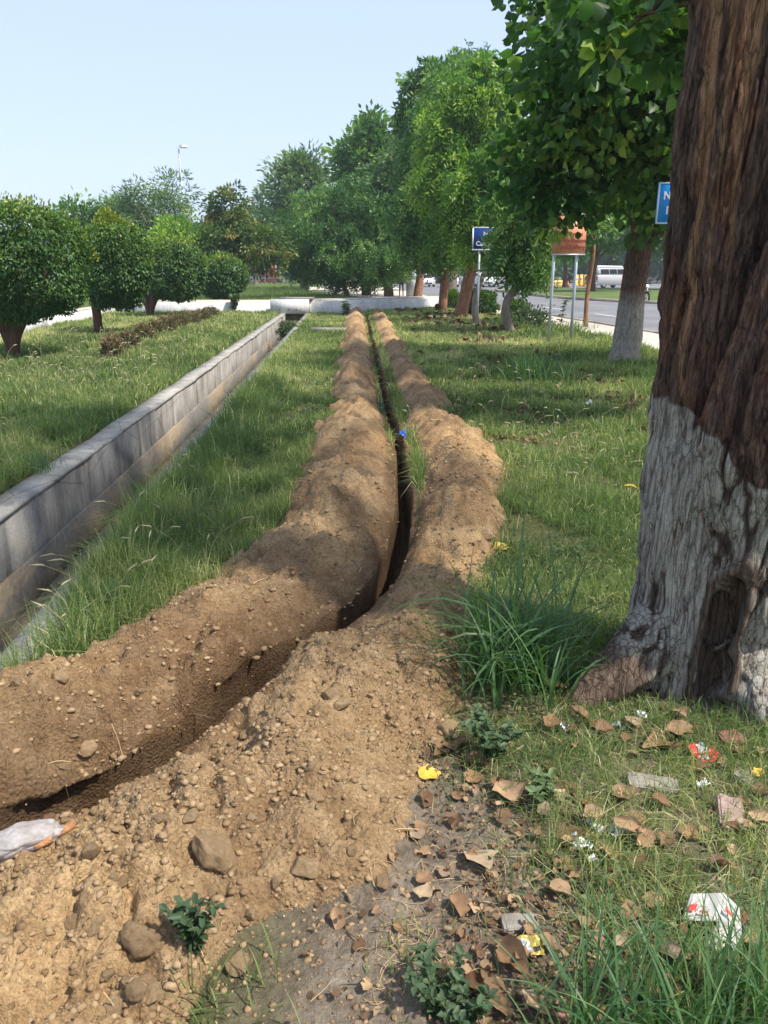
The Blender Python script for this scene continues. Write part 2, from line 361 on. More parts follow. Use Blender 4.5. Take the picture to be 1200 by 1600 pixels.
    t = n.n('ShaderNodeBsdfTranslucent'); t.inputs[0].default_value = (.6, .56, .54, 1); tr = n.n('ShaderNodeBsdfTransparent')
    x = n.n('ShaderNodeMixShader'); x.inputs[0].default_value = .35; n.l(g, x.inputs[1]); n.l(t.outputs[0], x.inputs[2])
    y = n.n('ShaderNodeMixShader'); y.inputs[0].default_value = .18; n.l(x.outputs[0], y.inputs[1]); n.l(tr.outputs[0], y.inputs[2]); M['film'] = n.end(y.outputs[0])
build_mats()

# ------------------------------------------------------------------ terrain: lawn, trench, spoil ridges, drain cut
LPL = [(-3.3, .5), (-2.28, 1.42), (-1.45, 2.58), (-1.18, 3.22), (-.86, 3.92), (-.68, 4.65), (-.58, 5.63), (-.59, 6.96), (-.61, 9.05), (-.65, 11.2), (-.73, 13.7), (-.87, 17.4), (-1.16, 23.8), (-1.36, 31.0)]
TPL = [(-2.62, .52), (-1.49, 1.39), (-1.06, 1.87), (-.88, 2.07), (-.71, 2.35), (-.56, 2.64), (-.37, 3.02), (-.08, 3.51), (.08, 4.22), (.15, 5.28), (.15, 6.96), (.05, 9.05), (-.13, 14.7), (-.36, 21.2), (-.70, 31.2)]
RPL = [(-.45, .3), (-.38, 1.26), (-.33, 1.45), (-.18, 1.56), (-.03, 1.65), (.03, 1.88), (.22, 2.32), (.42, 3.07), (.64, 4.0), (.86, 5.1), (.97, 5.9), (.86, 7.25), (.70, 9.05), (.53, 12.8), (.48, 14.7), (.28, 21.2), (-.10, 31.2)]
_t = spline([(a_, b_, 0) for a_, b_ in TPL[1:10]], 19); TPL = [TPL[0]]+[(float(a_), float(b_)) for a_, b_, _z in _t]+TPL[10:]
def sdist(x, y, P):
    "signed distance, right of the line positive"
    best = np.full(x.shape, 1e9); sg = np.ones(x.shape)
    for (ax, ay), (bx, by) in zip(P[:-1], P[1:]):
        dx, dy = bx-ax, by-ay; L2 = dx*dx+dy*dy
        t = np.clip(((x-ax)*dx+(y-ay)*dy)/L2, 0, 1); qx, qy = x-ax-t*dx, y-ay-t*dy
        d = qx*qx+qy*qy; cr = dy*(x-ax)-dx*(y-ay); m = d < best-1e-12
        best = np.where(m, d, best); sg = np.where(m, np.sign(cr), sg)
    return np.sqrt(best)*sg
def wallx(y): return -2.27-.051*y
def kerbx(y): return -1.45-.052*y
SWI = [(5.75, -2), (5.7, 16.5), (5.6, 20), (5.0, 25), (4.5, 29.5), (3.2, 36), (2.9, 42)]
def swi(y): return np.interp(y, [p[1] for p in SWI], [p[0] for p in SWI])
DRAIN_END = 30.9
def fields(x, y):
    sT = sdist(x, y, TPL); sL = sdist(x, y, LPL); sR = -sdist(x, y, RPL)
    w = (.13+.10*ss(4, 9, y))*(fbm(x*2.2, y*2.2, seed=5)-.5)*2*ss(.5, 2, y)+.07*(fbm(x*9, y*9, seed=6)-.5)*2
    sL = sL+w; sR = sR-w*.9
    yend = ss(31.4, 30.6, y)
    gapR = .02+ss(3.8, 6.5, y)*.075; gapL = .0+ss(5, 9, y)*.035
    wig = .03*(fbm(x*5, y*5, seed=9)-.5)*2
    dl = -sT-.045-gapL+wig; dr = sT-.045-gapR+wig
    sL = sL+.07*ss(3.8, 5.5, y); sR = sR+.05*ss(5, 7, y)
    inl = (sL > 0) & (dl > 0); inr = (sR > 0) & (dr > 0)
    def prof(a, b, crest, k, hm):
        tot = np.maximum(a+b, .05); t = np.clip(a/tot, 0, 1)
        t2 = np.where(t < crest, .5*t/crest, .5+.5*(t-crest)/(1-crest))
        return np.minimum(tot*k, hm)*(.5*np.sin(np.pi*t2)**.9+.5*(1-np.abs(2*t2-1)**1.25))
    heap = np.minimum(cell(x*.9+.3*vn(x*3, y*3, seed=23), y*1.35, 24), 1)
    pl = 1.12-.42*heap+.5*(vn(x*.6+3, y*1.1, seed=21)-.5)+.32*(vn(x*1.9, y*2.6, seed=22)-.5)
    hl = np.where(inl, prof(np.maximum(sL, 0), np.maximum(dl, 0), .55, .36, .225+.055*ss(3.5, 6, y))*pl, 0)*yend
    hr = np.where(inr, prof(np.maximum(sR, 0), np.maximum(dr, 0), .50, .30+.03*ss(3.6, 5.5, y), .18+.085*ss(3.4, 5.2, y))*pl, 0)*yend
    near = ss(2.6, 1.6, y)
    hr = hr*(1-.35*near*ss(-.2, -.9, x))
    return sT, sL, sR, hl, hr, yend
def lawn(x, y):
    z = .05*(fbm(x*.5, y*.5, seed=1)-.5)+.03*(fbm(x*2.3, y*2.3, seed=2)-.5)*2*ss(60, 10, y)
    edge = ss(swi(y)-.05, swi(y)-.6, x)
    z = z*edge-.07*(1-edge)
    return z
def height(x, y, detail=True):
    sT, sL, sR, hl, hr, yend = fields(x, y)
    z = lawn(x, y)
    m = np.minimum(1, (hl+hr)/.06)
    if detail:
        lum = (.085+.075*ss(5.5, 3.5, y))*(fbm(x*3.2, y*3.2, seed=31)-.5)+.05*ss(5.5, 3.5, y)*(fbm(x*7, y*7, seed=38, o=2)-.5)+.075*(fbm(x*9, y*9, seed=32, o=4, g=.6)-.5)
        wx, wy = x+.03*(fbm(x*12, y*12, seed=46, o=2)-.5), y+.03*(fbm(x*12, y*12, seed=47, o=2)-.5)
        dome = lambda f, sd, r: np.sqrt(np.clip(r-cell(wx*f, wy*f, sd), 0, 1))
        c1 = dome(13, 40, .50)*.036*ss(.46, .62, vn(x*3, y*3, seed=44)) + dome(31, 41, .50)*.019*ss(.35, .6, vn(x*5, y*5, seed=45))+dome(75, 42, .52)*.008
        c1 = c1+dome(6.5, 43, .55)*.045*ss(.45, .62, vn(x*1.7, y*1.7, seed=49))
        slump = np.abs(2*fbm(x*2.4+.4*y, y*2.4, seed=48, o=3)-1)
        lum = lum+(c1-.012)*(.35+.65*ss(20, 6, y))+.014*(fbm(x*60, y*60, seed=36, o=3)-.5)*ss(7, 3, y)-.045*ss(.16, .0, slump)
        z = z+m*lum+(1-m)*.02*(fbm(x*14, y*14, seed=37, o=4)-.5)*ss(8, 3, y)
    z = z+hl+hr
    dep = .40
    tw = .060-.016*ss(4.5, 7, y)+.02*(vn(x*4, y*4, seed=50)-.5)
    z = z-dep*ss(tw, tw*.45, np.abs(sT+.02*(fbm(x*7, y*7, seed=51)-.5)))*yend
    # cut for the drain between retaining wall and kerb
    inside = ss(wallx(y)-.16, wallx(y)-.10, x)*ss(kerbx(y)+.12, kerbx(y)+.06, x)*(y < DRAIN_END)
    z = z*(1-inside)+inside*(-.85)
    return z, hl, hr, sT, inside
NR, NC = 1150, 620
yy = .5*(40/.5)**(np.linspace(0, 1, NR))
c = np.linspace(-1, 1, NC); c = np.sign(c)*(.72*np.abs(c)+.28*np.abs(c)**3)
HALF = lambda y: .78*y+1.0
XX = c[None]*HALF(yy)[:, None]; YY = np.repeat(yy[:, None], NC, 1)
Z, HL, HR, ST, INS = height(XX, YY)
fade = np.minimum(ss(1, .95, np.abs(c))[None], 1)*ss(40, 38.5, yy)[:, None]*ss(.5, .56, yy)[:, None]
Z = np.where(np.abs(Z) < .5, Z*fade-.06*(1-fade), Z)
XX0 = XX.copy(); und = ss(-.066, -.036, ST)*ss(.03, -.01, ST)*(.55+.45*ss(3.6, 2.8, YY))*ss(5.5, 4.0, YY)*(INS < .01)*.10
kb_ = ss(2.6, 4.6, YY); XX = XX-und*(.8+.17*kb_); YY = YY+und*(.55-.5*kb_)
bare = np.zeros_like(Z)
# bare, trodden earth around the foot of the near tree
bare = ss(2.75, 2.3, YY)*ss(-.5, -.1, XX)
bare = np.maximum(bare, ss(.9, .35, np.hypot(XX-1.2, (YY-2.65)*1.1)))
bare = bare*ss(.35, .55, fbm(XX*2.5, YY*2.5, seed=61)+.22-.14*ss(.3, .8, XX))
bare = np.maximum(bare, ss(.12, .04, np.abs(ST))*(YY < 31.3))
bare = np.maximum(bare, np.clip((HL+HR)/.02, 0, 1))
pale = ss(.50, .64, fbm(XX*.9+7, YY*.55, seed=71, o=3))*ss(.02, .10, HL+HR)
pale = np.maximum(pale*ss(2.2, 4.2, YY), .85*ss(-.35, -.75, XX)*ss(1.9, 1.45, YY)); pale = np.maximum(pale, .35*ss(.12, .25, HR)*ss(3.2, 2.2, YY))
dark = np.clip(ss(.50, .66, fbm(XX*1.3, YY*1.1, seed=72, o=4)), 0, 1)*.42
dark = np.maximum(dark, ss(.17, .05, np.abs(ST)-.02)*.95)  # soil colour darkened in and beside the trench: moist earth plus painted shade
dark = np.maximum(dark, .6*ss(.42, .10, -ST+.25*(fbm(XX*4, YY*4, seed=73)-.5))*(ST < 0)*ss(4.6, 3.2, YY))  # near left slope darkened towards the trench: moist soil with its shading painted in
idx = np.arange(NR*NC).reshape(NR, NC)
Q = np.stack([idx[:-1, :-1], idx[:-1, 1:], idx[1:, 1:], idx[1:, :-1]], -1).reshape(-1, 4)
V = np.stack([XX, YY, Z], -1).reshape(-1, 3)
hlq = HL.ravel()[Q].max(1) > .012; hrq = (HR.ravel()[Q].max(1) > .012) & ~hlq
# the trench walls are raw soil too: they stay with the ground sheet but take the soil material
def sub(name, mask, mats, midx=None, **k):
    q = Q[mask]; used, inv = np.unique(q, return_inverse=True)
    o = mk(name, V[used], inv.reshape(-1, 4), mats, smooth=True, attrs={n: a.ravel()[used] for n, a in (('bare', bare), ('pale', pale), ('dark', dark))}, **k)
    if midx is not None: o.data.polygons.foreach_set('material_index', midx[mask].astype(np.int32))
    return o
midx = (np.abs(ST).ravel()[Q].min(1) < .085+.25*ss(4.8, 4.2, YY.ravel()[Q].min(1))) & (YY.ravel()[Q].min(1) < 31.3)
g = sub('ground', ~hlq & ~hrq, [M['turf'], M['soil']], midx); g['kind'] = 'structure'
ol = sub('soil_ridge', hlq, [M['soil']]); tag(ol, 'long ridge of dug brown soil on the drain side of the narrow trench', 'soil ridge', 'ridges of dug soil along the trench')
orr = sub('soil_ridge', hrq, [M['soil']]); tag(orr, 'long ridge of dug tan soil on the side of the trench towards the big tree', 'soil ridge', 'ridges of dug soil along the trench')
# outer ground ring to the horizon
a, b = float(HALF(.5)), float(HALF(40)); B = 260
mk('surrounding_ground', [(-B, -B, -.06), (B, -B, -.06), (B, B, -.06), (-B, B, -.06), (-a, .5, -.06), (a, .5, -.06), (b, 40, -.06), (-b, 40, -.06)],
   [(0, 1, 5, 4), (1, 2, 6, 5), (2, 3, 7, 6), (3, 0, 4, 7)], M['fargrass'], attrs={})['kind'] = 'structure'
def zat(x, y):
    z, *_ = height(np.atleast_1d(np.float64(x)), np.atleast_1d(np.float64(y))); return float(z[0])

# ------------------------------------------------------------------ drain: retaining wall, floor, kerb
def strip(name, xs, zs, y0, y1, mat, parent, ny=60, jit=.006, close=True):
    "extrude a cross-section given as functions of y along the drain"
    ys = np.linspace(y0, y1, ny); V_ = []
    for y in ys:
        for fx, z in zip(xs, zs): V_.append((fx(y)+jit*(vn(y*3.1, z*5, seed=3)-.5)*2, y, z+jit*(vn(y*2.3, z*7+3, seed=4)-.5)*2))
    k = len(xs); F4 = []
    for i in range(ny-1):
        for j in range(k if close else k-1):
            j2 = (j+1) % k; F4.append((i*k+j, i*k+j2, (i+1)*k+j2, (i+1)*k+j))
    caps = [tuple(range(k))[::-1], tuple((ny-1)*k+j for j in range(k))]
    return mk(name, V_, [np.array(F4), np.array(caps)], mat, parent)
rw = thing('retaining_wall', 'long stained grey concrete retaining wall running along the left side of the drain', 'retaining wall', (0, 0, 0))
off = lambda d: (lambda y: wallx(y)+d)
strip('wall_face', [off(-.20), off(0), off(0), off(-.20)], [-.9, -.9, -.016, -.016], -.5, -.4, M['wall'], rw, 3)
ys = -.4
while ys < DRAIN_END-.1:
    ye = min(ys+1.75, DRAIN_END); strip('wall_block', [off(-.20), off(0), off(0), off(-.20)], [-.9, -.9, -.016, -.016], ys, ye-.008, M['wall'], rw, 14, .005); ys = ye
ys = -.5
while ys < DRAIN_END-.1:
    ye = min(ys+3.5, DRAIN_END)
    strip('backfill_lining', [off(-.196), off(-.02), off(-.02), off(-.196)], [-.9, -.9, -.03, -.03], ys, ye, M['lining'], rw, 6, 0); ys = ye
strip('footing', [off(.007), off(.030), off(.026), off(.007)], [-.9, -.9, -.40, -.385], -.5, DRAIN_END, M['lining'], rw, 120)
# coping in cast lengths with small gaps
ys = -.5
k = 0
while ys < DRAIN_END-.1:
    ye = min(ys+2.4, DRAIN_END)
    q_ = .009*((k*37 % 11)/5-1); strip('coping', [off(-.215+q_), off(.008+q_), off(.002+q_), off(-.21+q_)], [-.012, -.012, .016+q_*.6, .02+q_*.5], ys, ye-.014, M['walltop'], rw, 26, .010); ys = ye; k += 1
kb = thing('drain_kerb', 'low concrete kerb on the trench side of the drain, half hidden by grass', 'kerb')
offk = lambda d: (lambda y: kerbx(y)+d)
strip('kerb_stone', [offk(0), offk(.15), offk(.15), offk(0)], [-.9, -.9, .03, .03], -.5, DRAIN_END, M['kerbc'], kb, 100, .01)
strip('drain_channel', [off(.045), offk(.005), offk(.005), off(.045)], [-.95, -.95, -.72, -.68], -.5, DRAIN_END, M['lining'], None, 80)['kind'] = 'structure'

# whitewashed cross wall with the culvert headwall
def wallbox(mb, p, q, th, z0, z1):
    p, q = Vector((*p, 0)), Vector((*q, 0)); d = (q-p); L = d.length; a = math.atan2(d.y, d.x)
    mb.box(0, L, 0, th, z0, z1, Matrix.Translation(p) @ Matrix.Rotation(a, 4, 'Z'))
cw = thing('cross_wall', 'low whitewashed concrete wall crossing behind the far end of the drain and trench', 'wall')
mb = MB(); wallbox(mb, (-10.6, 31.4), (-4.32, 31.4), .35, -.3, .43); wallbox(mb, (-4.3, 31.3), (-2.9, 31.3), .35, -.2, .5); wallbox(mb, (-2.92, 31.4), (2.6, 35.7), .4, -.3, .46)
mb.build('wall_panel', M['white'], cw)
mb = MB(); wallbox(mb, (-10.6, 31.76), (-2.8, 31.76), .5, .1, .50); wallbox(mb, (-3.2, 31.82), (2.9, 36.2), .8, .1, .52); mb.build('coping', M['pave'], cw)
mb = MB(); mb.box(-4.42, -2.92, 30.86, 31.28, .02, .56); mb.box(-4.42, -4.05, 30.90, 31.26, -.9, .018); mb.box(-3.10, -2.92, 30.90, 31.26, -.9, .018)
hw = mb.build('headwall', M['white'], cw)
for x in (-4.05, -3.7, -3.4):
    mb = MB(); mb.tube([(x, 30.85, .17), (x, 30.90, .17)], .025, 10); mb.build('weep_hole', M['black'], hw)
mb = MB(); mb.box(-4.1, -2.8, 31.0, 32.3, .565, .61); mb.build('cover_slab', M['kerbc'], cw)
lw = thing('boundary_wall', 'low white wall running behind the clipped round trees at the left', 'wall')
mb = MB()
P = [(-8.6, 13), (-9.2, 18), (-9.8, 23), (-10.6, 31.3)]
for p, q in zip(P[:-1], P[1:]): wallbox(mb, p, q, .3, -.2, .32)
mb.build('wall_panel', M['white'], lw)
mb = MB()
for p, q in zip(P[:-1], P[1:]): wallbox(mb, (p[0]-.02, p[1]), (q[0]-.02, q[1]-.01), .36, .323, .37)
mb.build('coping', M['pave'], lw)
# concrete slab lying across beside the ridge
sl = MB(); sl.box(-.55, .5, -.16, .16, -.05, .07); s = sl.build('concrete_slab', M['kerbc']); x, y = at(517, 518); s.location = (x, y, .03); s.rotation_euler = (0.02, .02, .05)
tag(s, 'narrow grey concrete slab lying in the grass against the far end of the left soil ridge', 'concrete slab')

# ------------------------------------------------------------------ road side
RE = [(9.5, -6), (8.0, 12), (7.35, 21), (6.8, 25.6), (6.4, 29.5), (4.95, 36), (3.6, 42), (2.6, 60), (1.5, 90), (-4, 125)]
sheet('pavement', [(p[0], p[1]) for p in SWI]+[(1.0, 50), (-6, 60), (-6, 70), (2.2, 72)]+RE[-4::-1], .012, M['pave'])
sheet('road', RE+[(150, 200), (150, -6)], -.030, M['road'])
sheet('side_pavement', [(-14, 75), (1.8, 78), (1.5, 90), (-14, 92)], -.026, M['pave'])
def kerbline(name, pts, w, z0, z1, mat, label=None, cat='kerb'):
    mb = MB()
    for p, q in zip(pts[:-1], pts[1:]): wallbox(mb, p, q, w, z0, z1)
    o = mb.build(name, mat)
    return tag(o, label, cat)
kerbline('road_kerb', RE[:7], .14, -.1, .05, M['kerbstone'], 'pale kerb between the near pavement and the road')
ISL = [(9.8, 71), (10.3, 58), (11.4, 49), (13.3, 44.2), (14.8, 41), (24, 34), (60, 26)]
isl_far = [(60, 78), (22, 78), (12, 76)]
sheet('traffic_island', ISL+isl_far, .10, M['fargrass'])
kerbline('island_kerb', [(12, 76)]+ISL, .22, -.1, .125, M['kerbstone'], 'low brown kerb edging the grass island across the road')
for k in range(7):
    y = 16+k*6.5; xx = 10.5-.13*(y-16)
    sheet('road_marking', [(xx, y), (xx+.12, y), (xx-.26, y+2.8), (xx-.38, y+2.8)], -.0255, M['paint'])

# ------------------------------------------------------------------ leaves and trees
def unit(v): return v/(np.linalg.norm(v, axis=-1, keepdims=True)+1e-9)
def leaves(P, D, L, Wd, tint, style='card', N=None):
    "arrays of leaf bases P, directions D, lengths L, widths Wd"
    n = len(P); D = unit(D); Rn = N if N is not None else rng.normal(size=(n, 3))
    S = unit(np.cross(D, Rn)); U = np.cross(S, D); L = np.broadcast_to(L, (n,))[:, None]; Wd = np.broadcast_to(Wd, (n,))[:, None]
    if style == 'broad':
        fold = .25
        v = np.stack([P, P+D*L*.22+S*Wd*.42+U*Wd*fold*.6, P+D*L*.62+S*Wd*.46+U*Wd*fold, P+D*L-U*L*.12, P+D*L*.62-S*Wd*.46+U*Wd*fold, P+D*L*.22-S*Wd*.42+U*Wd*fold*.6], 1)
        f = np.array([(0, 1, 2, 3), (0, 3, 4, 5)]); k = 6
    else:
        v = np.stack([P, P+D*L*.45+S*Wd*.5, P+D*L, P+D*L*.45-S*Wd*.5+U*Wd*.15], 1); f = np.array([(0, 1, 2, 3)]); k = 4
    Fq = (np.arange(n)[:, None, None]*k+f[None]).reshape(-1, 4)
    return v.reshape(-1, 3), Fq, np.repeat(tint, k)
def sph(n):
    return unit(rng.normal(size=(n, 3)))
def crown_points(blobs, ncl, lpc, rc, hollow=.5, tintfn=None, droop=0., out=.8):
    bl = np.array(blobs, float); vol = bl[:, 3]*bl[:, 4]*bl[:, 5]; pr = vol**(2/3); pr = np.maximum(pr, pr.max()*.05); pr /= pr.sum()
    k = rng.choice(len(bl), ncl, p=pr); d = sph(ncl); r = (hollow+(1-hollow)*rng.random(ncl)**.6)*(.80+.46*vn(d[:, 0]*2.1+k*7+20, d[:, 1]*2.1+20, d[:, 2]*2.1+20, 55))
    C = bl[k, :3]+d*bl[k, 3:6]*r[:, None]
    ct = rng.random(ncl)
    q = np.repeat(np.arange(ncl), lpc); n = len(q)
    offs = sph(n)*(rng.random(n)**.5)[:, None]*rc*np.repeat(.6+.8*rng.random(ncl), lpc)[:, None]
    offs[:, 2] *= .75
    P = C[q]+offs; D = unit(offs)+out*d[q]+rng.normal(size=(n, 3))*.45; D[:, 2] -= droop
    tint = np.clip(.12+.75*ct[q]**1.6+.30*(rng.random(n)-.3), 0, 1)
    return P, D, tint, C
def tree(name, label, cat, x, y, trunk, blobs, ncl, lpc, rc, leaf, mat, bark, group=None, style='card', droop=0., hollow=.45, limbs=9, zb=None, out=.8, pendant=False, tintadd=0., wash=None, limbr=.4, sides=12):
    z0 = (zat(x, y) if (y < 39 and abs(x) < HALF(y)*.9) else -.05)-.08 if zb is None else zb
    t = thing(name, label, cat, (x, y, z0), 0, group)
    mb = MB(); tp = spline([p[:3] for p in trunk], 14); tr = np.interp(np.linspace(0, 1, 14), np.linspace(0, 1, len(trunk)), [p[3] for p in trunk])
    mb.tube(tp, tr, sides, True, .16, seed=int(abs(x*13+y*7)))
    P, D, tint, C = crown_points(blobs, ncl, lpc, rc, hollow, None, droop, out)
    top = tp[-1]
    sel = rng.choice(len(C), min(limbs, len(C)), replace=False)
    for s_ in sel:
        a = tp[rng.integers(9, 14)]; b = C[s_]; m = (a+b)/2+np.array([0, 0, -.06])*np.linalg.norm(b-a)+rng.normal(size=3)*.05*np.linalg.norm(b-a)
        r0 = tr[-1]*limbr*1.6; mb.tube(spline([a, m, b], 7), np.linspace(r0, r0*.2, 7), 6, False)
    o = mb.build('trunk', bark, t, smooth=True)
    if wash is not None:
        co = np.concatenate(mb.V); o.data.attributes.new('wash', 'FLOAT', 'POINT').data.foreach_set('value', (ss(wash+.06, wash-.04, co[:, 2]+.1*(vn(co[:, 0]*9, co[:, 1]*9, co[:, 2]*2)-.5))*.8).astype(np.float32))
    n = len(P); L = leaf[0]*(.65+.6*rng.random(n)); Wd = leaf[1]*(.7+.5*rng.random(n))
    if pendant:      # long compound leaves hanging from the twig ends: rows of leaflets
        m = 7; s_ = np.linspace(.1, 1, m); D = unit(D); side = unit(np.cross(D, rng.normal(size=(n, 3))))
        sag = np.array([0, 0, -1.])
        Pp = P[:, None]+D[:, None]*(s_*.42)[None, :, None]*leaf[2]+sag*((s_**2)*.26)[None, :, None]*leaf[2]
        sgn = np.where(np.arange(m) % 2 == 0, 1, -1)[None, :, None]
        Dd = side[:, None]*sgn*.8+D[:, None]*.35+sag*.30*(1+0*s_)[None, :, None]
        P = Pp.reshape(-1, 3); D = Dd.reshape(-1, 3); L = np.repeat(L, m); Wd = np.repeat(Wd, m); tint = np.clip(np.repeat(tint, m)+.1*(rng.random(n*m)-.5), 0, 1)
    V_, F_, T_ = leaves(P, D, L, Wd, np.clip(tint+tintadd, 0, 1), style)
    mk('crown', V_, F_, mat, t, tint=T_)
    return t
def rel(u0, u1, v0, v1, Y, x, dy=0, depth=1.0):
    "ellipsoid (relative to the trunk base at x,Y) seen at distance Y between those photo columns and rows"
    cx, _, cz = atY((u0+u1)/2, (v0+v1)/2, Y+dy); rx = (u1-u0)/2/F*(Y+dy); rz = (v1-v0)/2/F*(Y+dy)
    return (cx-x, dy, cz, rx, rx*depth, rz)

# -- clipped round trees at the left
def topiary(label, u, v, u0, u1, v0, v1, Y, nleaf, leaf, tip=0., fork=True, tw=.11):
    x = (u-600)/F*Y; cx, _, cz = atY((u0+u1)/2, (v0+v1)/2, Y); rx = (u1-u0)/2/F*Y; rz = (v1-v0)/2/F*Y
    z0 = zat(x, Y)-.05
    t = thing('clipped_tree', label, 'clipped tree', (x, Y, z0), 0, 'clipped round trees on the left lawn')
    d = sph(nleaf); 
    k = (np.abs(d[:, 0])**3.2+np.abs(d[:, 1])**3.2+np.abs(d[:, 2])**3.2)**(-1/3.2)     # rounded block
    r = .93*(.72+.30*rng.random(nleaf)**.45)*(1+.14*(vn(d[:, 0]*2.6+5+u*.1, d[:, 1]*2.6+5, d[:, 2]*2.6+5, 8)-.5)*2+.08*(vn(d[:, 0]*8+5, d[:, 1]*8+5, d[:, 2]*8+5, 9)-.5)*2)
    P = d*(k*r)[:, None]*np.array([rx, rx, rz])*np.stack([1-.22*np.clip(-d[:, 2]-.1, 0, 1)]*2+[np.ones(len(d))], -1)+np.array([cx-x, 0, cz-z0])
    D = d*.5+rng.normal(size=(nleaf, 3))*.5+np.array([0, 0, -.45]); N_ = d+rng.normal(size=(nleaf, 3))*.45+np.array([0, 0, .6])
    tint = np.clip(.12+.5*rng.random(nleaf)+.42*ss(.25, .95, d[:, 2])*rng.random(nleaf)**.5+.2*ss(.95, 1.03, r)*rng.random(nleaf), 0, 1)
    if tip:
        n2 = int(nleaf*.07); d2 = sph(n2); P2 = d2*np.array([rx*.35, rx*.3, rz*.32])*(rng.random(n2)**.5)[:, None]+np.array([cx-x-rx*.1, 0, cz-z0+rz*.98])
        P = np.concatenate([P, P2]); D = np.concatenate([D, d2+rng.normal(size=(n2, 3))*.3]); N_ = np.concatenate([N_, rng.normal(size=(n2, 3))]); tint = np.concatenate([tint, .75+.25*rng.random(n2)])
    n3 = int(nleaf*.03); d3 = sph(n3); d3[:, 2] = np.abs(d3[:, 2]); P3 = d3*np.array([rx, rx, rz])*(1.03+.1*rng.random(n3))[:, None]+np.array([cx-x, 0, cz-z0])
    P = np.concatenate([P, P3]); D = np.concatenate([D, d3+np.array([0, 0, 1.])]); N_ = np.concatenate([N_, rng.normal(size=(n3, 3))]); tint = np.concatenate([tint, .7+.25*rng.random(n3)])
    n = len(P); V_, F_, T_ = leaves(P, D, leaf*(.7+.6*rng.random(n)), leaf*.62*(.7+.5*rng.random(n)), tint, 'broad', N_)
    mb = MB(); zc = cz-z0-rz*.75
    if fork:
        for dx, dy_, s_ in ((-.55, .1, 1), (-.2, -.3, .8), (.35, -.1, 1), (.1, .35, .8), (.6, .25, .7)):
            mb.tube(spline([(0, 0, 0), (dx*.12, dy_*.1, zc*.45), (dx*.6*rx, dy_*.6*rx, zc+.15), (dx*rx, dy_*rx, zc+.7)], 9), np.linspace(tw*1.0, tw*.42, 9)*s_**.3, 10, True, .15, seed=3)
    else:
        mb.tube(spline([(0, 0, 0), (.01, 0, zc*.6), (-.01, 0, zc+.5)], 8), [tw*1.25, tw*1.05, tw, tw, tw, tw, tw*1.1, tw*1.2], 12, True, .15, seed=4)
    mb.build('trunk', M['bark'], t, smooth=True)
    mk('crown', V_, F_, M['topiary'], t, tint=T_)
    return t
topiary('largest clipped round tree, nearest at the left edge, with a forked trunk', 30, 552, -75, 130, 326, 496, 14.8, 30000, .060, fork=True, tw=.13)
topiary('clipped round tree with a yellowish sprouting top and one straight trunk, second in its row', 164, 517, 130, 231, 354, 478, 20.4, 15000, .075, tip=1, fork=False, tw=.115)
topiary('clipped rounded tree between the yellow-topped one and the small dark far one', 246, 490, 226, 317, 378, 466, 29, 11000, .10, fork=True, tw=.15)
topiary('small dark clipped tree farthest down the row, in shade beside the thin-trunked tree', 345, 462, 308, 382, 402, 464, 36, 6000, .13, fork=False, tw=.16)

# -- left and centre background trees
def T(label, u, vb, Y, trunk, blobs, *a, name='tree', **k):
    x = (u-600)/F*Y
    return tree(name, label, 'tree', x, Y, trunk, [rel(*b[:4], Y, x, *(b[4:])) for b in blobs], *a, **k)
G = 'trees on the far side of the lawns'
T('broad dark green tree just above the nearest clipped trees, low on the skyline', 125, 0, 60, [(0, 0, 0, .3), (.1, 0, 3, .25), (0, 0, 4.5, .2)], [(88, 165, 322, 400), (150, 215, 316, 390)], 150, 60, .9, (.40, .22), M['darkleaf'], M['bark'], G, hollow=.4, droop=.2)
T('tall feathery grey-green tree left of the lamp post', 235, 0, 56, [(0, 0, 0, .35), (.3, 0, 3.5, .28), (.1, 0, 6, .2)], [(160, 225, 300, 400), (195, 280, 285, 380), (245, 300, 272, 340), (190, 310, 330, 410)], 210, 60, .75, (.34, .09), M['featherleaf'], M['barkgrey'], G, hollow=.3, droop=.3)
T('small bright yellow-green tree between the feathery tree and the reddish-tipped tree', 265, 0, 45, [(0, 0, 0, .18), (.05, 0, 1.8, .14), (0, 0, 3, .1)], [(238, 300, 345, 420), (270, 325, 338, 400)], 90, 55, .5, (.26, .12), M['lightleaf'], M['barkgrey'], G, hollow=.3, tintadd=.12)
T('rounded tree with reddish-tipped leaves and a thin bare stem behind the cross wall', 380, 462, 45, [(0, 0, 0, .13), (-.15, 0, 1.2, .10), (.1, 0, 2.4, .10), (0, 0, 3.6, .08)], [(310, 395, 330, 412), (350, 448, 345, 418), (325, 385, 296, 350)], 190, 60, .48, (.26, .10), M['ochreleaf'], M['barkgrey'], G, hollow=.35, droop=.5)
T('slender bluish tree rising far behind the fence', 408, 0, 85, [(0, 0, 0, .25), (0, 0, 4, .2), (0, 0, 7, .12)], [(392, 425, 306, 400)], 50, 50, .8, (.5, .2), M['farleaf'], M['barkgrey'], G, hollow=.3)
T('tall olive-green tree standing behind the dense dark tree', 480, 0, 66, [(0, 0, 0, .4), (.2, 0, 4, .3), (0, 0, 7, .25)], [(425, 520, 248, 370), (445, 500, 242, 300), (430, 560, 320, 430)], 260, 60, .95, (.44, .17), M['featherleaf'], M['barkgrey'], G, hollow=.35)
T('tall open-crowned tree with dark leaf bunches against the sky above the dense dark tree', 573, 460, 57, [(0, 0, 0, .36), (.1, 0, 5, .3), (-.2, 0, 9, .2), (0, 0, 11, .1)], [(525, 610, 215, 290), (555, 610, 180, 235), (590, 650, 225, 300), (530, 650, 280, 400)], 250, 55, .75, (.42, .22), M['darkleaf'], M['bark'], G, hollow=.2)
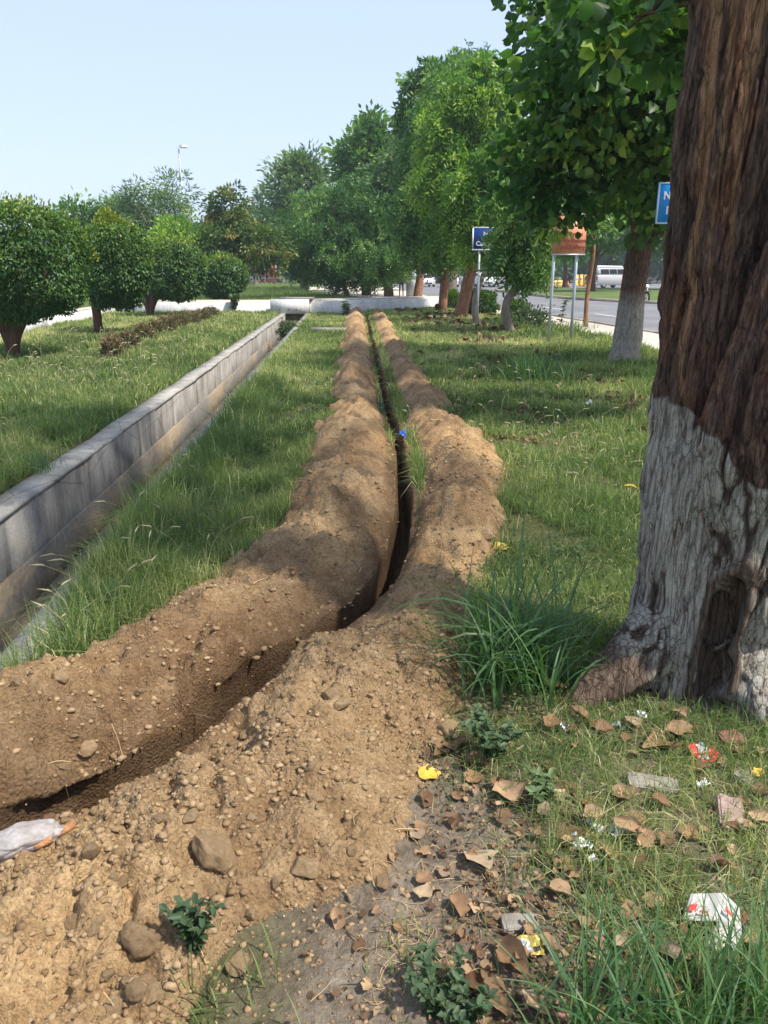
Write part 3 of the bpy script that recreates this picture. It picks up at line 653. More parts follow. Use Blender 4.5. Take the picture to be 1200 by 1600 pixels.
T('dense dark green tree with drooping foliage and several stems, behind the cross wall', 548, 465, 48, [(0, 0, 0, .16), (-.5, 0, 1.4, .12), (-1.4, 0, 3.2, .10), (-1.6, 0, 4.5, .08)],
  [(452, 560, 300, 420), (500, 620, 275, 395), (560, 655, 320, 420), (470, 640, 350, 436), (450, 530, 340, 428)], 420, 26, .55, (.21, .085, 1.0), M['darkleaf'], M['barkred'], G, hollow=.35, droop=.5, pendant=True, limbs=14)
T('leafy olive tree whose brown trunk stands beside the grey cabinet', 650, 465, 48, [(0, 0, 0, .27), (.15, 0, 2, .2), (-.1, 0, 4.5, .18), (0, 0, 7, .1)], [(585, 665, 235, 340), (590, 680, 300, 405), (610, 690, 200, 300)], 260, 60, .6, (.30, .12), M['featherleaf'], M['barkred'], G, hollow=.35, droop=.3)
T('dark tree with a stout trunk just behind the culvert road edge', 607, 462, 54, [(0, 0, 0, .33), (0, 0, 2, .28), (.2, 0, 4, .2)], [(585, 655, 340, 425)], 90, 55, .7, (.36, .14), M['darkleaf'], M['bark'], G, hollow=.4)

# -- roadside row at the right
G2 = 'roadside trees between the trench and the road'
T('tall tree with rounded leaf bunches standing out against the sky, top of the roadside row', 700, 0, 41, [(0, 0, 0, .3), (.2, 0, 5, .25), (-.3, 0, 9, .16), (0, 0, 11.5, .1)],
  [(675, 760, 100, 200), (640, 720, 150, 250), (620, 640, 140, 160), (634, 658, 108, 128), (613, 630, 160, 180), (622, 640, 186, 204), (632, 652, 158, 180), (655, 700, 96, 140), (720, 760, 84, 120), (690, 780, 180, 330)], 230, 60, .42, (.28, .16), M['darkleaf'], M['barkgrey'], G2, hollow=.15, limbs=26)
T('slim brown-trunked tree at the end of the cross wall with hanging foliage', 688, 482, 33, [(0, 0, 0, .19), (.05, 0, 2, .15), (-.1, 0, 5, .13), (.1, 0, 7, .08)],
  [(642, 725, 165, 300), (625, 700, 230, 380), (640, 735, 310, 402), (680, 770, 110, 240)], 340, 24, .50, (.19, .072, .9), M['darkleaf'], M['barkred'], G2, hollow=.4, droop=.5, pendant=True, limbs=14, tintadd=.08)
T('leaning reddish trunk tree with pale drooping foliage, standing between round bushes', 715, 490, 29, [(0, 0, 0, .28), (.25, 0, 1.2, .21), (.5, .1, 3, .18), (.3, 0, 6, .1)],
  [(660, 760, 130, 250), (705, 800, 95, 200), (665, 780, 220, 330), (690, 800, 290, 388)], 360, 22, .46, (.19, .068, .9), M['lightleaf'], M['barkred'], G2, hollow=.4, droop=.6, pendant=True, limbs=14)
T('grey curved-trunk tree right behind the blue sign post', 742, 503, 23.8, [(0, 0, 0, .11), (-.08, 0, .9, .09), (.25, 0, 1.9, .08), (.6, 0, 3, .06)],
  [(700, 790, 270, 385, 1.3, .6), (740, 840, 220, 370, 1.2, .7), (790, 830, 350, 420, 1.0, .6)], 190, 20, .38, (.16, .058, .75), M['lightleaf'], M['barkgrey'], G2, hollow=.35, droop=.6, pendant=True, tintadd=-.12)
T('small tree with a crooked grey trunk in the grass near the orange sign', 796, 515, 20.9, [(0, 0, 0, .13), (-.22, 0, .65, .11), (-.10, 0, 1.05, .10), (.3, 0, 1.55, .09), (.5, 0, 2.2, .05)],
  [(782, 850, 300, 420), (790, 890, 250, 360), (782, 830, 345, 425), (800, 860, 390, 432)], 170, 20, .34, (.15, .055, .65), M['darkleaf'], M['barkgrey'], G2, hollow=.35, droop=.5, pendant=True, tintadd=.1)
T('thin young tree with a slender brown stem right of the orange sign', 907, 505, 23.5, [(0, 0, 0, .075), (-.03, 0, 1, .06), (.05, 0, 2.2, .06), (0, 0, 4, .04)],
  [(860, 950, 290, 380), (880, 960, 220, 320)], 70, 50, .4, (.18, .09), M['darkleaf'], M['barkred'], G2, hollow=.3)
# the broad-leaved tree with the limewashed foot
x, Y = 4.31, 13.9
tree('tree', 'broad-leaved tree with a whitewashed foot, its large-leaved crown filling the upper right', 'tree', x, Y,
     [(-.03, 0, 0, .34), (.0, 0, .35, .25), (.02, 0, 1.2, .215), (.08, 0, 2.4, .20), (.05, 0, 4.5, .16)],
     [rel(800, 960, 60, 260, Y, x, -1.7), rel(795, 930, 170, 340, Y, x, -1.0), rel(860, 1010, -30, 120, Y, x, -3.6), (.3, -1.5, 3.6, 2.1, 1.8, 1.4), (.6, -.8, 5.6, 2.6, 2.4, 1.9), (-1.1, -1.6, 5.3, 1.3, 1.8, 1.6), (-.2, -2.2, 4.2, 1.9, 1.5, 1.2), (.7, -1.0, 3.0, 1.3, 1.2, .45)],
     760, 26, .44, (.155, .14), M['bigleaf'], M['bigbark'], G2, 'broad', .55, .35, 16, out=.5, wash=1.25, sides=24)

# -- far tree belt and island trees
far_proto = tree('tree', 'dark leafy tree in the far belt beyond the road', 'tree', -40, 120, [(0, 0, 0, .4), (0, 0, 3, .3), (0, 0, 5, .2)], [(0, 0, 5.5, 5, 5, 3.6), (2.5, 0, 7.5, 3.5, 4, 2.6), (-3, 0, 6.5, 3, 3, 2.4), (1, -1, 3.2, 4, 4, 2.0)], 150, 45, 1.5, (.8, .4), M['farleaf'], M['bark'], 'far belt of trees beyond the road', hollow=.4)
i = 0
for u in list(range(395, 1180, 48))+[10, 70, 150, 200]:
    Y = 118+((u*37) % 31); X = (u-600)/F*Y; s = .85+((u*13) % 10)*.035
    dup(far_proto, (X, Y, -.1), u*.7, (s, s, s), 'dark leafy tree in the far belt beyond the road'); i += 1
far_proto.location = ((370-600)/F*125, 125, -.1)
isl_proto = None
for k, (u, v, s, lab) in enumerate([(925, 455, 1.0, 'island tree in front of the silver van with a forked grey trunk'), (848, 446, .95, 'thin island tree between the yellow barriers'), (834, 446, .9, 'small island tree left of the yellow barriers'), (882, 448, .95, 'island tree seen between the posts of the orange sign'), (1046, 452, 1.2, 'leafy island tree near the big near trunk at the right')]):
    X, Yp = at(u, v, .1)
    if isl_proto is None:
        isl_proto = tree('tree', lab, 'tree', X, Yp, [(0, 0, 0, .26), (0, 0, 1.6, .22), (.1, 0, 2.4, .2), (0, 0, 4, .15)], [(0, 0, 5.5, 3.4, 3.2, 2.4), (-1.8, 0, 4.2, 2.2, 2, 1.2), (2, 0, 4.4, 2.2, 2, 1.3)], 170, 50, .8, (.42, .2), M['darkleaf'], M['bark'], 'trees on the traffic island', zb=.05, hollow=.35, droop=.4, tintadd=.1)
    else: dup(isl_proto, (X, Yp, .05), k*1.3, s, lab)

# ------------------------------------------------------------------ the near whitewashed tree
def near_tree():
    t = thing('tree', 'huge near tree at the right edge with brown bark above a worn whitewashed base', 'tree', (1.22, 2.74, 0))
    O = np.array([1.22, 2.74, 0])
    mb = MB()
    A = spline([(1.20, 2.74, -.25), (1.225, 2.76, 0), (1.25, 2.78, .35), (1.262, 2.80, .8), (1.265, 2.84, 1.15), (1.258, 2.86, 1.6), (1.255, 2.88, 2.1), (1.25, 2.91, 2.6), (1.25, 2.94, 2.95)], 40)
    mb.tube(A, np.interp(np.linspace(0, 1, 40), np.linspace(0, 1, 9), [.28, .25, .262, .275, .262, .255, .248, .24, .235]), 40, True, .08)
    Bp = spline([(1.33, 2.62, .15), (1.345, 2.60, .5), (1.335, 2.585, .95), (1.385, 2.53, 1.3), (1.49, 2.53, 1.75), (1.62, 2.56, 2.2), (1.80, 2.66, 2.9)], 34)
    mb.tube(Bp, np.interp(np.linspace(0, 1, 34), np.linspace(0, 1, 7), [.10, .20, .265, .27, .26, .25, .23]), 36, True, .08)
    # roots
    mb.tube(spline([(1.16, 2.72, .26), (.97, 2.64, .14), (.82, 2.58, .05), (.66, 2.53, -.05)], 12), np.linspace(.16, .045, 12), 20, True, .15)
    mb.tube(spline([(1.3, 2.6, .22), (1.36, 2.45, .06), (1.40, 2.32, -.08)], 9), np.linspace(.15, .05, 9), 16, True, .1)
    mb.tube(spline([(1.4, 2.75, .25), (1.65, 2.7, .05), (1.85, 2.66, -.08)], 9), np.linspace(.16, .06, 9), 16, True, .1)
    mb.tube(spline([(1.25, 2.95, .2), (1.28, 3.15, .03), (1.3, 3.3, -.08)], 9), np.linspace(.16, .06, 9), 16, True, .1)
    tmp = mb.build('tmp_trunk'); md = tmp.modifiers.new('r', 'REMESH'); md.mode = 'VOXEL'; md.voxel_size = .0065; md.use_smooth_shade = True
    md2 = tmp.modifiers.new('s', 'SMOOTH'); md2.factor = .5; md2.iterations = 4
    dg = bpy.context.evaluated_depsgraph_get(); me = bpy.data.meshes.new_from_object(tmp.evaluated_get(dg), depsgraph=dg)
    bpy.data.objects.remove(tmp)
    n = len(me.vertices); co = np.empty(n*3, np.float32); me.vertices.foreach_get('co', co); co = co.reshape(-1, 3).astype(float)
    no = np.empty(n*3, np.float32); me.vertices.foreach_get('normal', no); no = no.reshape(-1, 3)
    x, y, z = co.T
    # slanting grain: follow the lean of the stems
    gx = x-.10*z; 
    wob = .05*(fbm(x*5, y*5, z*1.6, o=3, seed=80)-.5)
    def furrow(f, fz, sd, wd):
        q = vn((gx+wob)*f, y*f, z*fz, sd); k = np.abs(2*q-1); return 1-ss(0, wd, k)
    fu1 = furrow(23, .9, 81, .26)*ss(.25, .5, vn(x*9, y*9, z*1.5, 94)); fu2 = furrow(44, 2.0, 82, .36); fu3 = furrow(80, 9, 88, .45)
    plate = fbm((gx+wob)*30, y*30, z*3.2, o=5, seed=83, g=.62)-.5
    ridge = .34-.62*fu1-.34*fu2*.9-.14*fu3+.5*plate
    root = ss(.26, .14, z)*ss(1.02, .93, x)
    disp = (1-.6*root)*(.022*plate-.013*fu1-.008*fu2-.004*fu3)+.008*(fbm(x*60, y*60, z*26, o=3, seed=84)-.5)
    # old wound: oval hollow with a rolled lip
    def near_curve(Cv):
        Cv = np.array(Cv); cxx = np.interp(z, Cv[:, 2], Cv[:, 0]); cyy = np.interp(z, Cv[:, 2], Cv[:, 1]); return np.hypot(x-cxx, y-cyy), cxx, cyy
    dA, ax_, ay_ = near_curve(A); dB, bx_, by_ = near_curve(Bp)
    crease = np.exp(-((dA-dB+.0)/.022)**2)*ss(.98, 1.12, z)
    disp = disp-.035*crease; ridge = ridge-.8*crease
    cx = 1.205+.05*(z-.3); q = np.sqrt(((x-cx)/.050)**2+((z-.33)/.24)**2); front = ss(-.2, -.6, no[:, 1])*(y < 2.75)
    q = np.where(z < .33, np.sqrt(((x-cx)/.052)**2+((z-.33)/.46)**2), q)
    lip = np.exp(-((q-1.12)/.22)**2)*front; hollow = ss(1.0, .72, q)*front
    disp = disp*(1-.8*hollow)*(1-.5*lip)+.032*lip-.075*hollow
    co2 = co+no*disp[:, None]
    me.vertices.foreach_set('co', (co2-O).astype(np.float32).ravel())
    wl = 1.13-.24*ss(1.0, 1.22, x)*ss(2.72, 2.55, y)-.02+.05*(fbm(x*7, y*7, z*2, seed=84)-.5)
    wl = wl+.03*(vn(x*45, y*45, z*7, 97)-.5)
    wash = ss(wl+.004, wl-.004, z)*(.12+.88*ss(-.16, .10, ridge+.35*(fbm(x*18, y*18, z*5, seed=85)-.45)))
    wash = wash*(1-root)*(1-ss(.9, .6, q)*front*1.)*(1-.75*lip)*ss(.02, .08, z+.06*fbm(x*9, y*9, seed=86))
    wash = wash*ss(.10, .30, fbm(x*5, y*5, z*1.6, o=4, seed=87)+.0)
    phi = (np.degrees(np.arctan2(y-ay_, x-ax_)) % 360)+7*(fbm(x*6, y*6, z*2.2, o=4, seed=91)-.5)*2+3*(vn(x*70, y*70, z*22, 92)-.5)
    def strip_(c0, w1, w2, z0, z1): return ss(.8, -.8, np.abs(phi-c0)-np.interp(z, [z0, z1], [w1, w2]))*ss(z0-.05, z0+.05, z)
    peel = np.maximum.reduce([strip_(211, 1.5, 7.5, 1.15, 2.4), strip_(226, 1, 3, 1.5, 2.4), strip_(240, .5, 7.5, 1.55, 2.5), strip_(198, -1, 2, 1.9, 2.6)])*(dA < dB-.01)
    disp2 = -.008*peel
    me.vertices.foreach_set('co', (co2+no*disp2[:, None]-O).astype(np.float32).ravel())
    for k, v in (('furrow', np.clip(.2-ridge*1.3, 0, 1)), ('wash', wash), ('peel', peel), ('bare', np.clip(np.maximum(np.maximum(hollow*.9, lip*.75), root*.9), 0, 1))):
        me.attributes.new(k, 'FLOAT', 'POINT').data.foreach_set('value', v.astype(np.float32))
    me.name = 'trunk'; me.materials.clear(); me.materials.append(M['bigbark']); me.polygons.foreach_set('use_smooth', np.ones(len(me.polygons), bool))
    o = bpy.data.objects.new('trunk', me); COL.objects.link(o); o.parent = t
    # limbs above the picture and the crown that shades the foreground
    mb = MB()
    def limb(pts, r0, r1, s=12): mb.tube(spline(pts, 14)-O, np.linspace(r0, r1, 14), s, True, .1)
    limb([(1.25, 2.94, 2.9), (1.25, 2.98, 3.6), (1.0, 3.3, 4.6), (.2, 4.0, 5.8), (-.8, 4.6, 6.8)], .23, .07)
    limb([(1.25, 2.94, 2.9), (1.3, 3.0, 3.6), (1.7, 3.6, 5.2), (2.2, 5.0, 6.6), (2.6, 6.6, 7.2)], .22, .06)
    limb([(1.80, 2.66, 2.85), (2.1, 2.8, 3.7), (2.6, 2.9, 5.0), (3.2, 2.6, 6.6), (3.4, 2.0, 8)], .2, .06)
    limb([(1.3, 3.0, 3.6), (.9, 2.4, 5.2), (.2, 1.4, 6.6), (-.4, .6, 7.4)], .2, .05)
    limb([(1.5, 3.4, 4.6), (2.6, 5.2, 5.0), (3.4, 7.2, 5.2)], .12, .04)
    mb.build('branches', M['bark'], t, smooth=True)
    blobs = [(-.6, 1.8, 7.0, 2.3, 2.4, 1.3), (.8, 3.2, 7.4, 2.2, 2.4, 1.2), (1.9, .0, 7.6, 2.4, 2.2, 1.4), (-1.2, -1.6, 7.2, 2.2, 2.2, 1.2), (.4, .6, 8.6, 2.6, 2.6, 1.2), (-2.6, 2.6, 6.6, 1.4, 1.5, .9),
             (2.3, 4.9, 6.3, 1.5, 1.8, 1.0)]
    P, D, tint, C = crown_points(blobs, 210, 26, .5, .3, None, .4, .5)
    V_, F_, T_ = leaves(P, D, .17*(.7+.6*rng.random(len(P))), .15*(.7+.5*rng.random(len(P))), tint, 'broad')
    mk('crown', V_, F_, M['bigleaf'], t, tint=T_)
near_tree()
# a second broad-leaved bough reaching in at the top right belongs to the road-side tree behind the near trunk
tree('tree', 'broad-leaved tree beside the near trunk with large leaves hanging into the top right corner', 'tree', 3.9, 7.6, [(0, 0, 0, .16), (.05, 0, 1.5, .13), (0, 0, 3.5, .11), (-.2, 0, 5.2, .07)],
     [(-1.3, .2, 3.75, .8, .8, .45), (-.5, .3, 3.9, 1.0, 1.0, .6), (-1.9, .6, 4.4, .9, .9, .4), (.3, 0, 4.8, 1.3, 1.2, .9)], 90, 20, .32, (.19, .17), M['bigleaf'], M['bark'], G2, 'broad', .55, .3, 14, out=.5)

# ------------------------------------------------------------------ signs, posts, street furniture
def text_mesh(name, s, size, mat, parent, loc, rot=(math.pi/2, 0, 0), bold=.012, squash=1.0):
    c = bpy.data.curves.new(name, 'FONT'); c.body = s; c.size = size; c.extrude = .001; c.offset = bold*size; c.align_x = 'LEFT'
    o = bpy.data.objects.new(name, c); COL.objects.link(o); dg = bpy.context.evaluated_depsgraph_get()
    me = bpy.data.meshes.new_from_object(o.evaluated_get(dg), depsgraph=dg); bpy.data.objects.remove(o); me.materials.clear(); me.materials.append(mat)
    o = bpy.data.objects.new(name, me); COL.objects.link(o); o.parent = parent; o.location = loc; o.rotation_euler = rot; o.scale = (squash, 1, 1); return o
def sign(label, x, Y, rz, posts, w, z0, z1, x0, face, border, lines, tilt=0):
    zb = zat(x, Y) if Y < 39 else 0
    t = thing('road_sign', label, 'sign', (x, Y, zb-.02), rz)
    for px in posts:
        mb = MB(); mb.tube([(px, 0, -.3), (px, 0, 1.0), (px+tilt, 0, z1-.05)], [.036, .034, .032], 14); mb.build('post', M['steel'], t, smooth=True)
    mb = MB(); mb.box(x0, x0+w, -.065, -.045, z0, z1); b = mb.build('sign_panel', face, t)
    if border:
        mb = MB(); e = .035
        for q in ((x0, x0+w, z0, z0+e), (x0, x0+w, z1-e, z1), (x0, x0+e, z0+e, z1-e), (x0+w-e, x0+w, z0+e, z1-e)): mb.box(q[0], q[1], -.069, -.0655, q[2], q[3])
        mb.build('border', M['signwhite'], b)
    else:
        mb = MB(); mb.box(x0-.01, x0+w+.01, -.072, -.04, z0-.03, z0-.002); mb.build('frame_bar', M['steel'], b); mb = MB(); mb.box(x0-.01, x0+w+.01, -.072, -.04, z1+.002, z1+.03); mb.build('frame_bar', M['steel'], b)
    for (s, sz, lx, lz, mt) in lines: text_mesh('lettering', s, sz, mt, b, (lx, -.071, lz))
    return t
x, Y = at(857, 537)
sign('faded orange sign with three lines of dark red writing on two galvanised posts', x, Y, R(-2), (0, .50), .72, 1.98, 2.78, -.06, M['orange'], False,
     [('of Physics', .12, .12, 2.36, M['signred']), ('Information', .12, .10, 2.22, M['signred']), ('and Gallery', .12, .10, 2.08, M['signred'])])
x, Y = at(745, 512)
sign('dark blue sign with white border half buried in foliage, on two galvanised posts', x, Y, R(3), (0, .86), 1.15, 2.17, 2.80, -.23, M['signblue'], True, [('NTU', .17, .08, 2.56, M['signwhite']), ('Campus', .17, -.12, 2.30, M['signwhite'])])
x, _, z = atY(1022, 350, 9.2)
zz = z
t = thing('road_sign', 'bright blue sign reading N.A and R, cut off by the near trunk', 'sign', (x, 9.2, 0), R(8))
mb = MB(); mb.tube([(.42, .02, -.1), (.42, .02, zz+.7)], .035, 12); mb.build('post', M['steel'], t, smooth=True)
h = 58/1200*8.9; e = .016
mb = MB(); mb.box(0, .65, -.03, -.012, zz, zz+h); b = mb.build('sign_panel', M['blue'], t)
mb = MB()
for q in ((0, .65, zz, zz+e), (0, .65, zz+h-e, zz+h), (0, e, zz+e, zz+h-e), (.65-e, .65, zz+e, zz+h-e)): mb.box(q[0], q[1], -.034, -.0305, q[2], q[3])
mb.build('border', M['signwhite'], b)
text_mesh('lettering', 'N.A', .115, M['signwhite'], b, (.062, -.036, zz+h*.60), bold=.03); text_mesh('lettering', 'R', .115, M['signwhite'], b, (.105, -.036, zz+h*.24), bold=.03)
# thin marker post by the road and a few bare stakes
x, Y = at(812, 470); mb = MB(); mb.tube([(0, 0, -.2), (0, 0, .95)], .035, 10); mb.box(-.07, .07, -.02, .02, .95, 1.05); o = mb.build('marker_post', M['steel'], loc=(x, Y, 0)); tag(o, 'short thin grey marker post at the road edge beside the round bush', 'post')
# street lamp
x = (307-600)/F*70
t = thing('street_lamp', 'tall slim grey street lamp standing above the treetops at the left', 'street lamp', (x, 70, 0))
mb = MB(); mb.tube([(0.25, 0, 0), (.1, 0, 5), (0, 0, 11.6)], [.10, .09, .06], 12); mb.build('pole', M['steel'], t, smooth=True)
mb = MB(); mb.tube([(-.05, 0, 11.5), (.25, 0, 11.7), (.55, 0, 11.62)], .035, 8); mb.build('arm', M['steel'], t)
mb = MB(); mb.box(.15, .75, -.18, .18, 11.45, 11.56); mb.box(.22, .70, -.14, .14, 11.56, 11.64); mb.build('lamp_head', M['carwhite'], t)
# grey cabinet
x, Y = at(645, 466)
t = thing('cabinet', 'tall pale grey service cabinet standing by the road end of the cross wall', 'cabinet', (x, Y, 0))
mb = MB(); mb.box(-.42, .42, -.3, .3, .12, 1.85); mb.box(-.46, .46, -.34, .34, 1.85, 1.92); mb.build('body', m_simple('cabinet_grey', (.50, .53, .55), .6, .3, .1, 3), t)
mb = MB(); mb.box(-.5, .5, -.36, .36, -.1, .12); mb.build('plinth', M['kerbc'], t)
mb = MB(); mb.box(-.36, .36, -.318, -.303, .2, 1.78); d = mb.build('door', m_simple('cabinet_door', (.55, .58, .60), .6, .3, .1, 3), t)
mb = MB(); mb.box(-.18, .2, -.326, -.3195, 1.15, 1.6); mb.build('notice', m_simple('notice', (.42, .47, .52), .6), d)
mb = MB(); mb.box(.26, .31, -.345, -.3195, .9, 1.1); mb.build('handle', M['black'], d)
# mesh fence with posts, red pillar, seen behind the cross wall
FY = 92
t = thing('mesh_fence', 'grey wire mesh fence with thin posts running in front of the red gate pillar', 'fence', (0, FY, 0))
xs = [(u-600)/F*FY for u in range(388, 570, 17)]
for k, xx in enumerate(xs):
    mb = MB(); mb.tube([(xx, 0, -.1), (xx, 0, 2.3 if k % 3 else 2.9)], .045, 6); mb.build('post', M['steel'], t)
mb = MB()
for zz in (.9, 1.0, 2.15): mb.box(xs[0], xs[-1], -.02, .02, zz, zz+.04)
n = int((xs[-1]-xs[0])/.22)
for k in range(n): mb.tube([(xs[0]+k*.22, 0, .1), (xs[0]+k*.22+.9, 0, 2.15)], .008, 3, False); mb.tube([(xs[0]+k*.22+.9, .01, .1), (xs[0]+k*.22, .01, 2.15)], .008, 3, False)
mb.build('wire_mesh', M['steel'], t)
x = (427-600)/F*96
t = thing('gate_pillar', 'broad faded red gate pillar behind the mesh fence', 'gate pillar', (x, 96, 0)); mb = MB(); mb.box(-.95, .95, -.4, .4, -.1, 3.4); mb.build('shaft', M['redpaint'], t)
mb = MB(); mb.box(-1.05, 1.05, -.5, .5, 3.4, 3.6); mb.build('cap', M['redpaint'], t); mb = MB(); mb.box(-.06, .06, -.43, -.403, 2.0, 3.2); mb.build('light_strip', M['orange'], t)
x = (514-600)/F*86
t = thing('utility_box', 'small pale grey utility box in the rough grass beneath the dense tree', 'utility box', (x, 86, 0)); mb = MB(); mb.box(-.5, .5, -.4, .4, -.1, 1.15); mb.build('body', m_simple('pale_box', (.55, .57, .58)), t); mb = MB(); mb.box(-.56, .56, -.46, .46, 1.15, 1.23); mb.build('lid', M['steel'], t)
x = (533-600)/F*88
t = thing('litter_bin', 'yellow bin standing beside the pale utility box', 'bin', (x, 88, 0)); mb = MB(); mb.tube([(0, 0, 0), (0, 0, .8), (0, 0, .95)], [.36, .42, .45], 14); mb.build('body', M['yellow'], t); mb = MB(); mb.tube([(0, 0, .955), (0, 0, 1.08), (0, 0, 1.15)], [.47, .4, .15], 14); mb.build('lid', M['yellow'], t)

# ------------------------------------------------------------------ vehicles
def loft(sections, name, mat, parent, smooth=False):
    k = len(sections[0]); V_ = [p for s in sections for p in s]; F4 = []
    for i in range(len(sections)-1):
        for j in range(k): F4.append((i*k+j, i*k+(j+1) % k, (i+1)*k+(j+1) % k, (i+1)*k+j))
    return mk(name, V_, [np.array(F4), np.array([tuple(range(k))[::-1], tuple((len(sections)-1)*k+j for j in range(k))])], mat, parent, smooth=smooth)
def sec(y, w, z0, z1, wt=None):
    wt = w if wt is None else wt; c = min(.08, (z1-z0)*.3); wm = w if wt == w else wt+(w-wt)*.2
    return [(-w+c, y, z0), (w-c, y, z0), (w, y, z0+c), (wm, y, z1-c*1.5), (wt-c, y, z1), (-wt+c, y, z1), (-wm, y, z1-c*1.5), (-w, y, z0+c)]
def wheels(t, ys, w, r):
    for yy_ in ys:
        for sx in (-1, 1):
            mb = MB(); mb.tube([(sx*(w-.2), yy_, r), (sx*(w-.18), yy_, r), (sx*(w-.02), yy_, r), (sx*w, yy_, r)], [r*.9, r, r, r*.93], 20)
            wh = mb.build('wheel', M['rubber'], t); mb = MB(); mb.tube([(sx*(w-.03), yy_, r), (sx*(w+.006), yy_, r)], [r*.62, r*.58], 14); mb.build('rim', M['steel'], wh)
def car(label, loc, rz, paint, group=None):
    t = thing('parked_car', label, 'car', loc, rz, group)
    loft([sec(-2.1, .72, .35, .62), sec(-2.05, .80, .25, .74), sec(-1.2, .85, .22, .90), (sec(-.3, .86, .22, .95)), sec(1.3, .86, .22, .97), sec(1.95, .82, .25, .98), sec(2.12, .76, .35, .80)], 'body', paint, t)
    loft([sec(-1.15, .76, .88, .93, .70), sec(-.45, .75, .90, 1.38, .58), sec(.2, .75, .92, 1.46, .60), sec(.95, .75, .92, 1.40, .58), sec(1.6, .74, .92, .99, .66)], 'cabin', paint, t)
    g = []
    mk('windscreen', [(-.62, -1.09, .98), (.62, -1.09, .98), (.50, -.56, 1.345), (-.50, -.56, 1.345)], [(0, 1, 2, 3)], M['glass'], t).location = (0, -.022, .02)
    mk('rear_window', [(.60, 1.545, 1.02), (-.60, 1.545, 1.02), (-.48, 1.08, 1.345), (.48, 1.08, 1.345)], [(0, 1, 2, 3)], M['glass'], t).location = (0, .03, .02)
    for sx in (-1, 1):
        mk('side_window', [(sx*.762, -.80, 1.0), (sx*.762, 1.25, 1.0), (sx*.66, .85, 1.33), (sx*.66, -.42, 1.33)], [(0, 1, 2, 3)], M['glass'], t).location = (sx*.02, 0, 0)
        mb = MB(); mb.box(sx*.66-.13, sx*.66+.13, -2.12, -2.0, .56, .70); mb.build('headlight', M['signwhite'], t)
        mb = MB(); mb.box(sx*.68-.12, sx*.68+.12, 2.02, 2.14, .68, .86); mb.build('tail_light', M['redlamp'], t)
        mb = MB(); mb.box(sx*.92-.08, sx*.92+.08, -.75, -.65, .95, 1.07); mb.build('wing_mirror', paint, t)
    mb = MB(); mb.box(-.42, .42, -2.14, -2.09, .36, .50); mb.build('grille', M['black'], t)
    wheels(t, (-1.3, 1.3), .86, .31)
    return t
gc = 'white cars at the far end of the road'
X, Y = at(664, 447.6); c0 = car('white car seen between the grey cabinet and a brown trunk, far up the road', (X, Y, -.03), R(8), M['carwhite'], gc)
for u, v, rz, lab in ((703, 448.5, -4, 'white car on the road between the two brown trunks, its rear towards the camera'), (738, 447, 12, 'white car mostly hidden by the leaning reddish trunk'), (757, 448.2, 3, 'white car just right of the blue sign post on the road'), (791, 445, 82, 'white car seen sideways behind the second grey post'), (776, 443.5, 40, 'white car farthest up the road behind the other cars')):
    X, Y = at(u, v, -.03); dup(c0, (X, Y, -.03), R(rz), 1.12, lab, gc)
X = (456-600)/F*112; car('blue car behind the mesh fence under the trees', (X, 112, .6), R(80), m_simple('blue_car_paint', (.10, .20, .36), .3, .5), None)
for k, (u, v) in enumerate(((618, 449),)):
    X, Y = at(u, v); 
def van():
    X, Y = at(950, 449.5)
    t = thing('parked_van', 'silver minibus with a white roof beyond the traffic island', 'van', (X, Y, -.03), R(118))
    loft([sec(-2.5, .80, .5, .9), sec(-2.4, .92, .35, 1.15), sec(-1.9, .95, .30, 1.35), sec(2.3, .95, .30, 1.35), sec(2.45, .92, .4, 1.32)], 'body', M['silver'], t)
    loft([sec(-2.1, .88, 1.32, 1.38, .80), sec(-1.3, .90, 1.33, 2.1, .72), sec(2.1, .90, 1.33, 2.12, .74), sec(2.4, .88, 1.33, 2.0, .74)], 'upper_body', M['silver'], t)
    loft([sec(-1.25, .74, 2.09, 2.26, .60), sec(1.9, .76, 2.10, 2.30, .62), sec(2.25, .72, 2.08, 2.2, .6)], 'roof', M['carwhite'], t)
    for sx in (-1, 1):
        for a, b in ((-1.25, -.35), (-.25, .75), (.85, 2.0)):
            mk('side_window', [(sx*.895, a, 1.44), (sx*.895, b, 1.44), (sx*.785, b, 1.93), (sx*.785, a, 1.93)], [(0, 1, 2, 3)], M['glass'], t).location = (sx*.02, 0, 0)
        mb = MB(); mb.box(sx*.84-.08, sx*.84+.08, 2.40, 2.49, .85, 1.25); mb.build('tail_light', M['redlamp'], t)
        mb = MB(); mb.box(sx*.72-.14, sx*.72+.14, -2.52, -2.42, .75, .92); mb.build('headlight', M['signwhite'], t)
    mk('rear_window', [(-.7, 2.47, 1.42), (.7, 2.47, 1.42), (.62, 2.40, 1.92), (-.62, 2.40, 1.92)], [(0, 1, 2, 3)], M['glass'], t)
    mk('windscreen', [(-.74, -2.1, 1.42), (.74, -2.1, 1.42), (.62, -1.42, 2.02), (-.62, -1.42, 2.02)], [(0, 1, 2, 3)], M['glass'], t).location = (0, -.04, .02)
    mb = MB(); mb.box(-.9, .9, 2.42, 2.56, .35, .55); mb.build('bumper', M['silver'], t)
    wheels(t, (-1.5, 1.5), .94, .34)
van()
